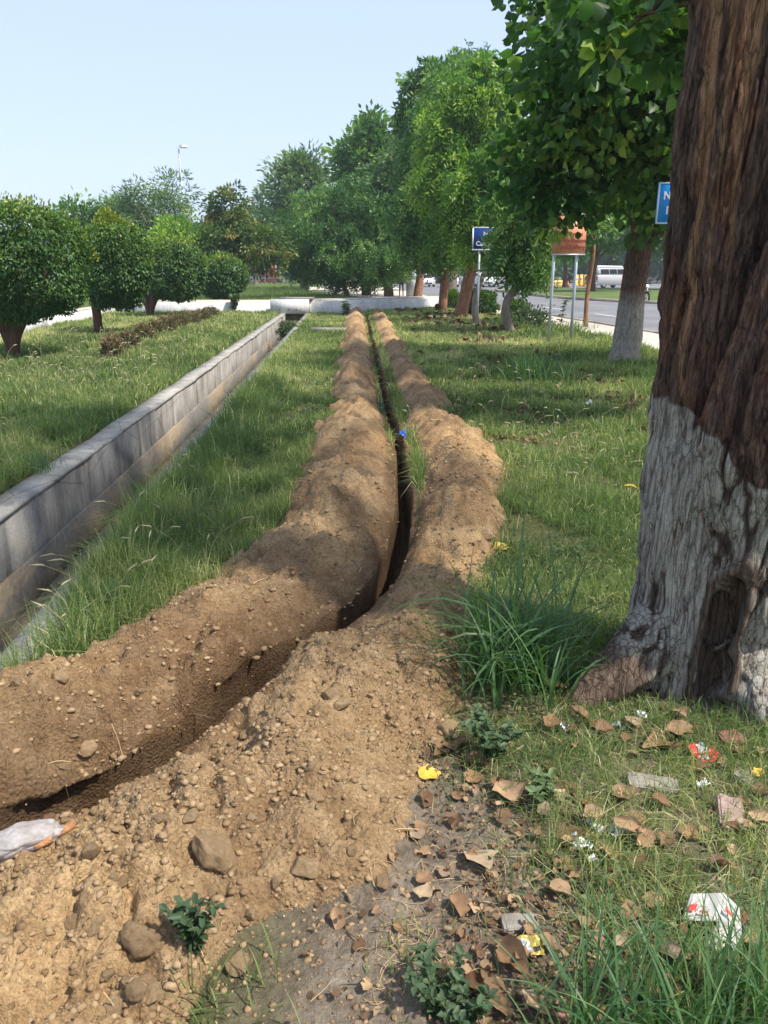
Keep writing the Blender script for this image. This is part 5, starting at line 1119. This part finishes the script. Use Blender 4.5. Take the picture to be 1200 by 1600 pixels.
def sheetobj(name, label, cat, u, v, w, h, mat, sd, crump=.3, rz=0., tilt=(0, 0), parts=(), lift=.01, n_=14):
    x, y, t_ = surf(u, v); W_, H_ = w/F*t_, h/F*t_; g_ = np.linspace(-.5, .5, n_); gx_, gy_ = np.meshgrid(g_, g_); zz_ = crump*min(W_, H_)*(fbm(gx_*3+sd, gy_*3, o=4, seed=sd)-.5)*1.6
    zz_ = zz_+crump*.3*min(W_, H_)*np.abs(((gx_*2.3+gy_*1.1+sd) % 1)-.5)
    V_ = np.stack([gx_*W_*(1+.15*(vn(gy_*4, gx_*2, seed=sd)-.5)), gy_*H_, zz_+lift], -1).reshape(-1, 3); i_ = np.arange(n_*n_).reshape(n_, n_); F4 = np.stack([i_[:-1, :-1], i_[:-1, 1:], i_[1:, 1:], i_[1:, :-1]], -1).reshape(-1, 4)
    o = mk(name, V_, F4, mat, None); o.modifiers.new('t', 'SOLIDIFY').thickness = .0015
    o.location = (x, y, zat(x, y)+.006); o.rotation_euler = (tilt[0], tilt[1], rz); tag(o, label, cat)
    for nm, m_, (a0, a1, b0, b1) in parts:
        q = F4.reshape(n_-1, n_-1, 4)[int(b0*(n_-1)):max(int(b1*(n_-1)), int(b0*(n_-1))+1), int(a0*(n_-1)):max(int(a1*(n_-1)), int(a0*(n_-1))+1)].reshape(-1, 4)
        us, inv = np.unique(q, return_inverse=True); mk(nm, V_[us]+np.array([0, 0, .0022]), inv.reshape(-1, 4), m_, o)
    return o
# crushed white carton
def carton():
    x, y, t_ = surf(1108, 1462); t = thing('crushed_carton', 'crushed dirty white carton with red printing in the long grass at the bottom right', 'carton', (x, y, zat(x, y)+.005), R(-22)); t.scale = (.85, .85, .85)
    def panel(V_, name='panel', mat=M['paper'], thick=.0015):
        n_ = 9; a = np.linspace(0, 1, n_); A_, B_ = np.meshgrid(a, a); P = [np.array(p, float) for p in V_]
        G_ = (P[0]*(1-A_)[..., None]+P[1]*A_[..., None])*(1-B_)[..., None]+(P[3]*(1-A_)[..., None]+P[2]*A_[..., None])*B_[..., None]
        G_[..., 2] += .010*(fbm(A_*3+V_[0][0]*50, B_*3, o=3, seed=9)-.5)*np.sin(np.pi*A_)*np.sin(np.pi*B_)*4
        i_ = np.arange(n_*n_).reshape(n_, n_); o = mk(name, G_.reshape(-1, 3), np.stack([i_[:-1, :-1], i_[:-1, 1:], i_[1:, 1:], i_[1:, :-1]], -1).reshape(-1, 4), mat, t); o.modifiers.new('s', 'SOLIDIFY').thickness = thick; return o
    panel([(-.075, -.02, .03), (.02, .0, .045), (.03, .085, .075), (-.06, .05, .07)])
    panel([(.02, .0, .045), (.085, -.03, .02), (.075, .07, .05), (.03, .085, .075)])
    panel([(-.075, -.02, .03), (-.06, .05, .07), (-.07, .055, .02), (-.08, -.01, .0)])
    panel([(.0, -.09, .012), (.075, -.055, .016), (.085, -.03, .02), (.02, .0, .045)])
    panel([(-.02, -.085, .0), (.0, -.09, .012), (.02, .0, .045), (-.01, -.03, .01)])
    for V_ in ([(-.066, .0, .046), (-.045, .004, .05), (-.040, .022, .058), (-.060, .017, .055)], [(.032, .02, .062), (.052, .012, .053), (.05, .026, .057), (.034, .034, .066)], [(-.035, .002, .048), (-.01, .004, .052), (-.012, .010, .055), (-.034, .008, .052)]):
        V2 = [(a, b, c_+.006) for a, b, c_ in V_]; mk('red_print', V2, [(0, 1, 2, 3)], M['inkred'], t)
carton()
sheetobj('snack_packet', 'small crumpled red and white packet near the foot of the trunk', 'packet', 1097, 1187, 48, 34, M['inkred'], 2, .25, R(25), (.35, .1), [('white_print', M['paper'], (.35, .7, .5, .95)), ('blue_print', M['inkblue'], (.55, .85, .75, 1.0)), ('white_print', M['paper'], (.1, .6, .2, .42))], .012)
sheetobj('yellow_wrapper', 'crumpled yellow and silver wrapper among leaves at the bottom', 'wrapper', 825, 1493, 46, 30, M['wrapyellow'], 4, .8, R(10), (.2, 0), [('silver_patch', M['foil'], (.2, .6, .3, .8)), ('dark_print', M['black'], (.65, .85, .2, .45))], .012)
for k, (u, v, w_, h_, lab) in enumerate(((903, 1330, 34, 26, 'torn white tissue beside the dark mud clump'), (962, 1308, 34, 18, 'smaller strip of white tissue right of the torn one'), (925, 1352, 18, 16, 'tiny white tissue scrap touching the mud clump'), (930, 1300, 34, 14, 'folded greyish tissue above the torn white one'))):
    sheetobj('tissue_scrap', lab, 'tissue', u, v, w_, h_, M['tissue'], 20+k, .9, k*.7, (.1, .1), (), .012, 10)
for k, (u, v, lab) in enumerate(((1000, 1122, 'crumpled silver foil scrap between the root and the trunk'), (880, 1146, 'small silver foil scrap at the tip of the root'), (966, 1140, 'tiny foil scrap on the leaf litter below the root'), (1098, 1235, 'pale plastic scrap in the grass under the red packet'), (918, 636, 'small white scrap in the middle of the right lawn'), (1118, 1098, 'small white scrap by the foot of the hollow'))):
    sheetobj('foil_scrap', lab, 'scrap', u, v, 18, 14, M['foil'] if k < 3 else M['tissue'], 30+k, 1.0, k*1.1, (.2, .1), (), .012, 8)
for k, (u, v, w_, lab) in enumerate(((628, 688, 11, 'crumpled blue plastic caught across the trench'), (595, 637, 9, 'small blue plastic scrap on the left lip of the trench'))):
    sheetobj('plastic_scrap', lab, 'plastic scrap', u, v, w_, w_, M['bluebag'], 40+k, 1.2, k, (.3, .2), (), .03, 9)
def bag():
    x, y, t_ = surf(40, 1345); t = thing('plastic_bag', 'dirty translucent plastic bag lying at the left edge above the trench', 'plastic bag', (x-.01, y+.02, zat(x, y)+.015), R(28))
    bm = bmesh.new(); bmesh.ops.create_icosphere(bm, subdivisions=5, radius=1); co = np.array([v.co for v in bm.verts]); x_, y_, z_ = co.T
    r_ = 1+.35*(fbm(x_*2, y_*2, z_*2, o=3, seed=70)-.5)*2+.22*(1-np.abs(2*fbm(x_*4, y_*4, z_*4, o=3, seed=71)-1)-.6); co = co*r_[:, None]*np.array([.098, .042, .030])
    for v, p in zip(bm.verts, co): v.co = p
    me = bpy.data.meshes.new('film'); bm.to_mesh(me); bm.free(); me.materials.append(M['film']); me.polygons.foreach_set('use_smooth', np.ones(len(me.polygons), bool)); o = bpy.data.objects.new('film', me); COL.objects.link(o); o.parent = t
bag()
for u, v, L, r_, rz, lab in ((100, 1318, .075, .011, 38, 'rolled orange-brown bark curl beside the plastic bag'), (72, 1336, .045, .010, 34, 'shorter broken bark piece in front of the longer curl')):
    x, y, t_ = surf(u, v); mb = MB(); a = np.linspace(.3, 5.9, 16); m = 8; V_ = [((i/(m-1)-.5)*L, math.cos(q)*r_*(1+.1*math.sin(i*2+q)), math.sin(q)*r_+r_) for i in range(m) for q in a]; F4 = [(i*16+j, i*16+j+1, (i+1)*16+j+1, (i+1)*16+j) for i in range(m-1) for j in range(15)]
    o = mk('bark_piece', V_, F4, M['barkcurl'], None, smooth=True); o.modifiers.new('s', 'SOLIDIFY').thickness = .003; o.location = (x, y, zat(x, y)+.008); o.rotation_euler = (0, -.15, R(rz)); tag(o, lab, 'bark')
# bricks and stones under the near tree
def block(name, label, cat, u, v, sx_, sy_, sz_, mat, rz, sd, tilt=.1):
    x, y, t_ = surf(u, v); bm = bmesh.new(); bmesh.ops.create_cube(bm, size=1); bmesh.ops.bevel(bm, geom=bm.edges[:], offset=.09, segments=3, affect='EDGES'); bmesh.ops.subdivide_edges(bm, edges=bm.edges[:], cuts=3, use_grid_fill=True)
    co = np.array([v_.co for v_ in bm.verts]); q = fbm(co[:, 0]*3+sd, co[:, 1]*3, co[:, 2]*3, o=4, seed=sd); co = co*(1+.25*(q-.5))[:, None]*np.array([sx_, sy_, sz_])
    for v_, p in zip(bm.verts, co): v_.co = p
    me = bpy.data.meshes.new(name); bm.to_mesh(me); bm.free(); me.materials.append(mat); o = bpy.data.objects.new(name, me); COL.objects.link(o); o.location = (x, y, zat(x, y)+sz_*.25); o.rotation_euler = (tilt, tilt*.6, R(rz)); return tag(o, label, cat)
block('brick_fragment', 'dark red-brown brick fragment near the red packet under the trunk', 'brick', 1140, 1163, .085, .065, .045, M['brick'], 12, 1)
block('brick_fragment', 'pinkish flat brick standing out of the grass at the right edge', 'brick', 1138, 1285, .070, .12, .045, M['pinkbrick'], -14, 2, .25)
block('brick_fragment', 'small reddish brick piece beside the pinkish flat brick', 'brick', 1160, 1262, .04, .035, .03, M['brick'], 40, 3)
block('stone', 'flat grey stone in the grass left of the pinkish brick', 'stone', 1020, 1232, .15, .07, .03, M['greystone'], -12, 4, .05)
block('stone', 'grey stone slab half buried at the right edge under the trunk', 'stone', 1165, 1225, .07, .06, .03, M['greystone'], 25, 5)
block('stone', 'flat buried stone in the bare earth by the cream dead leaf', 'stone', 812, 1450, .09, .05, .02, M['greystone'], 5, 6, .02)
block('brick_fragment', 'reddish brick chip at the bottom edge among the long blades', 'brick', 880, 1590, .035, .03, .02, M['brick'], 60, 7)
# mud clump and the churned grey mud
for u, v, r, lab, mt in ((885, 1378, 34, 'dark wet lump of mud with torn edges in the thin grass', 'mud'), (855, 1352, 22, 'smaller dark mud lump against the larger one', 'mud')):
    x, y, t_ = surf(u, v); me, _ = rockmesh('mud_clump', u, 5, M[mt]); co = np.array([v_.co for v_ in me.vertices]); q = fbm(co[:, 0]*5, co[:, 1]*5, co[:, 2]*5, o=4, seed=u); co = co*(1+.7*(q-.5))[:, None]; me.vertices.foreach_set('co', co.astype(np.float32).ravel())
    o = bpy.data.objects.new('mud_clump', me); COL.objects.link(o); L = r/F*t_; o.scale = (L*1.2, L, L*.55); o.location = (x, y, zat(x, y)); tag(o, lab, 'mud clump')
# twigs and straws
TW = [(405, 915, 40, 55, 'M', 'pale straw lying on the crest of the left ridge'), (195, 1205, 60, 100, 'U', 'pale dry stalk sticking up out of the trench'), (470, 1020, 45, 10, 'R', 'reddish root poking across the trench'), (310, 1130, 60, -15, 'R', 'thin root crossing the dark side of the trench'),
      (625, 1300, 60, 8, 'M', 'long dry grass stalk on the bare grey earth'), (560, 1475, 60, -50, 'R', 'thin dark twig on the muddy patch'), (760, 1455, 110, -22, 'R', 'long thin twig lying below the large folded leaf'), (183, 1570, 50, 85, 'U', 'short pale stalk standing among the bottom clods'), (325, 1520, 55, 80, 'U', 'pale stalk rising from the dark weed'), (90, 1195, 40, 12, 'M', 'dry straw on the flank of the left ridge'), (640, 1440, 70, 20, 'R', 'brown twig at the edge of the churned mud')]
for u, v, L, ang, k, lab in TW:
    x, y, t_ = surf(u, v); L = L/F*t_; z = zat(x, y); a = R(ang)
    P = [(-L/2*math.cos(a), -L/2*math.sin(a), .004), (0, .003, .012), (L/2*math.cos(a), L/2*math.sin(a), .006)] if k != 'U' else [(0, 0, -.01), (-.01, .0, L*.5), (-.025, .0, L)]
    mb = MB(); mb.tube(spline(P, 9), np.linspace(.0022, .0012, 9), 6, True, .2); o = mb.build('twig', M['straw'] if k != 'R' else M['root'], loc=(x, y, z)); tag(o, lab, 'twig')
# matted roots hanging on the trench side, strewn straw
def fibres(name, pts_, n_, L, r, mat, seed, up=.3):
    r_ = np.random.default_rng(seed); mb = MB()
    for _ in range(n_):
        u, v, sp = pts_[r_.integers(len(pts_))]; uu, vv = u+r_.normal()*sp, v+r_.normal()*sp*.7
        x, y = at(uu, min(vv, 1620)) if mat is not M['root'] else surf(uu, vv)[:2]
        if y > 6: continue
        z = zat(x, y); a = r_.random()*6.28; l = L*(.4+r_.random()); m1 = r_.normal(size=3)*l*.15
        p0 = np.array([x, y, z]); d_ = np.array([math.cos(a), math.sin(a), 0])*l; p2 = p0+d_; p2[2] = zat(p2[0], p2[1])+.004; p1 = (p0+p2)/2+m1; p1[2] = max(p1[2], zat(p1[0], p1[1]))+.008*up*3*r_.random()
        mb.tube(spline([p0+(0, 0, .003), p1, p2], 6), r, 3, False)
    return tag(mb.build(name, mat), kind='stuff')
fibres('fine_roots', [(300, 1040, 25), (200, 1150, 25), (90, 1195, 18), (180, 1110, 20), (400, 1000, 25)], 110, .05, .0006, M['root'], 5)
fibres('strewn_straw', [(1000, 1150, 90), (850, 1280, 110), (1100, 1200, 70), (700, 1380, 80), (900, 1450, 110), (650, 1500, 60), (1050, 1350, 90)], 520, .055, .0009, M['straw'], 6)

# ------------------------------------------------------------------ grass
LOG = []
def blades(x, y, L, w, tint, seed, lean=.5, z=None, curl=.6):
    r_ = np.random.default_rng(seed); n = len(x); z = height(x, y, False)[0] if z is None else z
    a = r_.random(n)*6.283; le = np.abs(r_.normal(size=n))*lean+.08; dx, dy = np.cos(a), np.sin(a); b = r_.random(n)*6.283
    S = np.stack([np.cos(b), np.sin(b), 0*b], -1); P0 = np.stack([x, y, z-.01], -1)
    h1 = L*.55; P1 = P0+np.stack([dx*le*h1*.6, dy*le*h1*.6, h1*np.cos(np.minimum(le, 1.2)*.6)], -1)
    P2 = P1+np.stack([dx*le*L*(.45+curl*.5), dy*le*L*(.45+curl*.5), L*.45*np.cos(np.minimum(le*(1+curl*1.5), 2.2))], -1)
    w = w[:, None]; V_ = np.stack([P0-S*w*.4, P0+S*w*.4, P1+S*w*.5, P1-S*w*.5, P2], 1).reshape(-1, 3); i = np.arange(n)[:, None]*5
    return V_, i+np.array([[0, 1, 2, 3]]), i+np.array([[3, 2, 4]]), np.repeat(tint, 5)
def wsum(x, y):
    z, hl, hr, st, ins = height(x, y, False); base = np.ones_like(x)
    base *= ss(.045, .012, hl+hr)*(ins < .02)*ss(.05, .10, np.abs(st)-.035*ss(7, 4.5, y)+(y > 31)*1)*(1-.93*ss(.30, .20, np.abs(st))*ss(4.6, 3.9, y))
    base *= 1-((x > wallx(y)-.24) & (x < wallx(y)+.1) & (y < DRAIN_END))
    base *= 1-((x > kerbx(y)-.03) & (x < kerbx(y)+.13) & (y < DRAIN_END))*.35
    base *= (x < swi(y)-.02)
    xw = np.interp(x, [-10.6, -2.9, 2.6], [31.3, 31.3, 35.6]); base *= (y < xw-.02)
    base *= (np.hypot(x-1.24, y-2.74) > .30)
    base *= x > np.interp(y, [13, 18, 23, 31], [-8.5, -9.1, -9.7, -10.5])
    return base
def field(name, y0, y1, dens, wmin, Lf, seed, xlo=None, xhi=None, lean=.5, dryf=.0, kmask=None):
    r_ = np.random.default_rng(seed); VV = []; A = []; B_ = []; TT = []; o = 0
    ys = np.geomspace(y0, y1, 12)
    for a, b in zip(ys[:-1], ys[1:]):
        hw = min(.60*b+.6, 14); n = int(dens*(b-a)*2*hw/max(a/4., 1)**1.25); y = a+(b-a)*r_.random(n); x = (r_.random(n)*2-1)*hw
        m = wsum(x, y)*((.12 if name != 'sparse_grass' else .35)+1.1*ss(.32, .60, fbm(x*3.5, y*3.5, seed=seed+1, o=3)))*(.45+.55*ss(.30, .42, fbm(x*1.1, y*1.1, seed=seed+8, o=3)))
        if kmask: m = m*kmask(x, y)
        k = r_.random(n) < m; x, y = x[k], y[k]; n = len(x)
        if not n: continue
        clump = fbm(x*2.3, y*2.3, seed=seed+2, o=4); L = Lf(x, y)*(.25+1.6*clump)*(.6+.7*r_.random(n)); w = wmin*(.7+.6*r_.random(n))*np.maximum(1, y/4.2)
        big = fbm(x*.45, y*.45, seed=seed+3, o=3); med = fbm(x*1.7, y*1.7, seed=seed+5, o=3)
        t = np.clip(.20+1.0*(big-.33)+.7*(med-.5)+.50*(r_.random(n)-.35)+dryf*(r_.random(n) < .16)*.6+.10*ss(6, 16, y), 0, 1)
        t = np.where(r_.random(n) < .06, .97, t)
        V_, q, t3, tt = blades(x, y, L, w, t, seed+int(a*10), lean); VV.append(V_); A.append(q+o); B_.append(t3+o); TT.append(tt); o += len(V_)
    LOG.append((name, o//5)); return tag(mk(name, np.concatenate(VV), [np.concatenate(A), np.concatenate(B_)], M['grass'], tint=np.concatenate(TT)), kind='stuff')
left = lambda x, y: (x < wallx(y)-.2)*1.
mid = lambda x, y: ((x > wallx(y)) & (x < np.interp(y, [p[1] for p in TPL], [p[0] for p in TPL])))*1.
right = lambda x, y: (x > np.interp(y, [p[1] for p in TPL], [p[0] for p in TPL]))*1.
nearth = lambda x, y: ss(2.5, 2.9, y+.25*(x < .6))      # sparse under the near tree
field('lawn_grass', 3.6, 31.4, 7500, .0046, lambda x, y: .13+.06*ss(9, 5, y)+0*x, 500, kmask=left, lean=.5, dryf=.4)
field('verge_grass', 2.2, 31.4, 9000, .0040, lambda x, y: .090+.085*ss(.6, .2, x-kerbx(y))*ss(25, 6, y)+.03*ss(7, 4, y), 520, kmask=mid, lean=.6, dryf=.2)
field('kerb_grass', 2.3, 14, 6500, .0040, lambda x, y: .21+0*x, 530, kmask=lambda x, y: ss(.48, .20, np.abs(x-kerbx(y)-.22))*1.0, lean=.7, dryf=.3)
field('roadside_grass', 2.7, 35.5, 8200, .0040, lambda x, y: .085+.035*ss(3, 6, y)+.06*ss(10, 14, y)*ss(3, 4, x), 540, kmask=lambda x, y: right(x, y)*nearth(x, y), lean=.75, dryf=.3)
field('sparse_grass', 1.0, 3.0, 10500, .0027, lambda x, y: .076+0*x, 560, kmask=lambda x, y: right(x, y)*(1-nearth(x, y))*ss(.0, .35, x-.1*vn(x*5, y*5, seed=3))*(.10+1.2*ss(.42, .56, fbm(x*3.2, y*3.2, seed=4))*ss(.05, .4, x)+1.3*ss(.25, .6, x)), lean=1.0, dryf=.6)
# low broad weeds in the turf, leaf crumbs and fallen leaves: all uncountable
def scatter(name, n_, y0, y1, xr, size, mat, seed, keep, hz, tint=(0, 1), flat=.5, style='broad', asp=.7):
    r_ = np.random.default_rng(seed); y = y0*(y1/y0)**r_.random(n_); x = xr[0](y)+(xr[1](y)-xr[0](y))*r_.random(n_)
    k = r_.random(n_) < keep(x, y); x, y = x[k], y[k]; m = len(x); z = height(x, y, False)[0]+hz*r_.random(m)
    N_ = np.tile([0, 0, 1.], (m, 1))+r_.normal(size=(m, 3))*flat; D = r_.normal(size=(m, 3)); D[:, 2] *= .35
    L = size*(.5+r_.random(m))*np.maximum(1, y/6); V_, F_, T_ = leaves(np.stack([x, y, z], 1), D, L, L*asp*(.6+.7*r_.random(m)), tint[0]+(tint[1]-tint[0])*r_.random(m), style, N_)
    return tag(mk(name, V_, F_, mat, None, tint=T_), kind='stuff')
M['leafbits'] = m_leaf('leaf_crumbs', [(0, (.07, .040, .022)), (.5, (.18, .11, .062)), (1, (.36, .25, .15))], .1, .8, .2, (1, 1, 1))
patch = lambda x, y, f=2., a=.5, b=.62, sd=9: ss(a, b, fbm(x*f, y*f, seed=sd, o=3))
scatter('ground_weeds', 60000, 1.2, 9, (lambda y: .1+0*y, lambda y: .56*y+.5), .016, M['weed'], 901, lambda x, y: wsum(x, y)*patch(x, y)*(.08+.6*ss(2.3, 2.8, y))*ss(.2, .6, x), .045, (.2, 1))
scatter('verge_weeds', 26000, 2.8, 12, (lambda y: kerbx(y), lambda y: -.5+0*y), .018, M['weed'], 902, lambda x, y: wsum(x, y)*patch(x, y, 2.6)*.5, .07, (.1, .8))
scatter('leaf_crumbs', 6500, 1.0, 3.3, (lambda y: -.2+0*y, lambda y: .6*y+.5), .019, M['leafbits'], 903, lambda x, y: wsum(x, y)*(.12+patch(x, y, 2.2, .45, .6, 19)), .025, flat=.35)
scatter('fallen_leaves', 9000, 7, 33, (lambda y: .6+0*y, lambda y: np.minimum(5.6, .4*y)), .05, M['leafbits'], 904, lambda x, y: wsum(x, y)*(.05+.9*patch(x, y, .9, .55, .66, 29)), .05, flat=.5)
# rough grass behind the cross wall and between trees
r_ = np.random.default_rng(77); n = 60000; y = 33*(95/33)**r_.random(n); x = -.42*y+(.42*y+3.0)*r_.random(n)+0
k = (y > np.interp(x, [-10.6, -2.9, 2.6], [32.4, 32.4, 37])) & (x < np.interp(y, [36, 45, 60, 95], [1.2, -1.0, -6.2, -9])); x, y = x[k], y[k]
V_, q, t3, tt = blades(x, y, (.35+.4*fbm(x*.3, y*.3, seed=5))*(.6+.6*r_.random(len(x)))*(.6+.4*ss(40, 60, y)), .03*np.ones(len(x))*y/40, np.clip(.3+.8*(fbm(x*.3, y*.3, seed=6)-.4)+.4*(r_.random(len(x))-.3), 0, 1), 78, .4, z=np.full(len(x), -.05))
tag(mk('rough_grass', V_, [q, t3], M['grass'], tint=tt), kind='stuff')
# foxtail seed heads
def seeds(name, n_, region, seed, hgt):
    r_ = np.random.default_rng(seed); mb = MB(); V_ = []; F4 = []
    c_ = 0; tt = []
    while c_ < n_:
        u, v = region(r_); x, y = at(u, v)
        if y > 30 or wsum(np.array([x]), np.array([y]))[0] < .5: continue
        c_ += 1; z = zat(x, y); L = hgt*(.7+.6*r_.random()); a = r_.random()*6.28; ln = .25+.3*r_.random(); k_ = max(1, y/4.5)
        p = spline([(x, y, z), (x+math.cos(a)*L*ln*.4, y+math.sin(a)*L*ln*.4, z+L*.65), (x+math.cos(a)*L*ln*1.3, y+math.sin(a)*L*ln*1.3, z+L*.95)], 6)
        mb.tube(p, .0009*k_, 3, False); d_ = p[-1]-p[-2]; d_ /= np.linalg.norm(d_); hd = .05*(.7+.6*r_.random()); d2 = d_+np.array([math.cos(a)*.5, math.sin(a)*.5, -.35])
        mb.tube([p[-1], p[-1]+d_*hd*.3, p[-1]+d_*hd*.3+d2*hd*.4, p[-1]+d_*hd*.3+d2*hd*.8], np.array([.0015, .0042, .0038, .0008])*k_**.7, 5, False)
    return tag(mb.build(name, M['grassdry'], tint=r_.random(mb.n)), kind='stuff')
seeds('seed_heads', 100, lambda r: (640+350*r.random(), 570+220*r.random()**.8), 1, .26)
seeds('seed_heads', 35, lambda r: (0+330*r.random(), 700+330*r.random()), 2, .24)
seeds('seed_heads', 200, lambda r: (330*r.random(), 520+110*r.random()), 3, .30)
print('BLADES', LOG)

# ------------------------------------------------------------------ light haze over the whole place
HAZE = .0009
if HAZE:
    mb = MB(); mb.box(-262, 262, -262, 262, -2.2, 24); hz = mb.build('haze'); hz['kind'] = 'stuff'
    m = bpy.data.materials.new('haze'); m.use_nodes = True; t_ = m.node_tree; t_.nodes.clear(); o_ = t_.nodes.new('ShaderNodeOutputMaterial'); v_ = t_.nodes.new('ShaderNodeVolumePrincipled')
    v_.inputs['Color'].default_value = (.80, .88, .97, 1); v_.inputs['Density'].default_value = HAZE; v_.inputs['Anisotropy'].default_value = .3
    t_.links.new(v_.outputs[0], o_.inputs['Volume']); hz.data.materials.append(m)
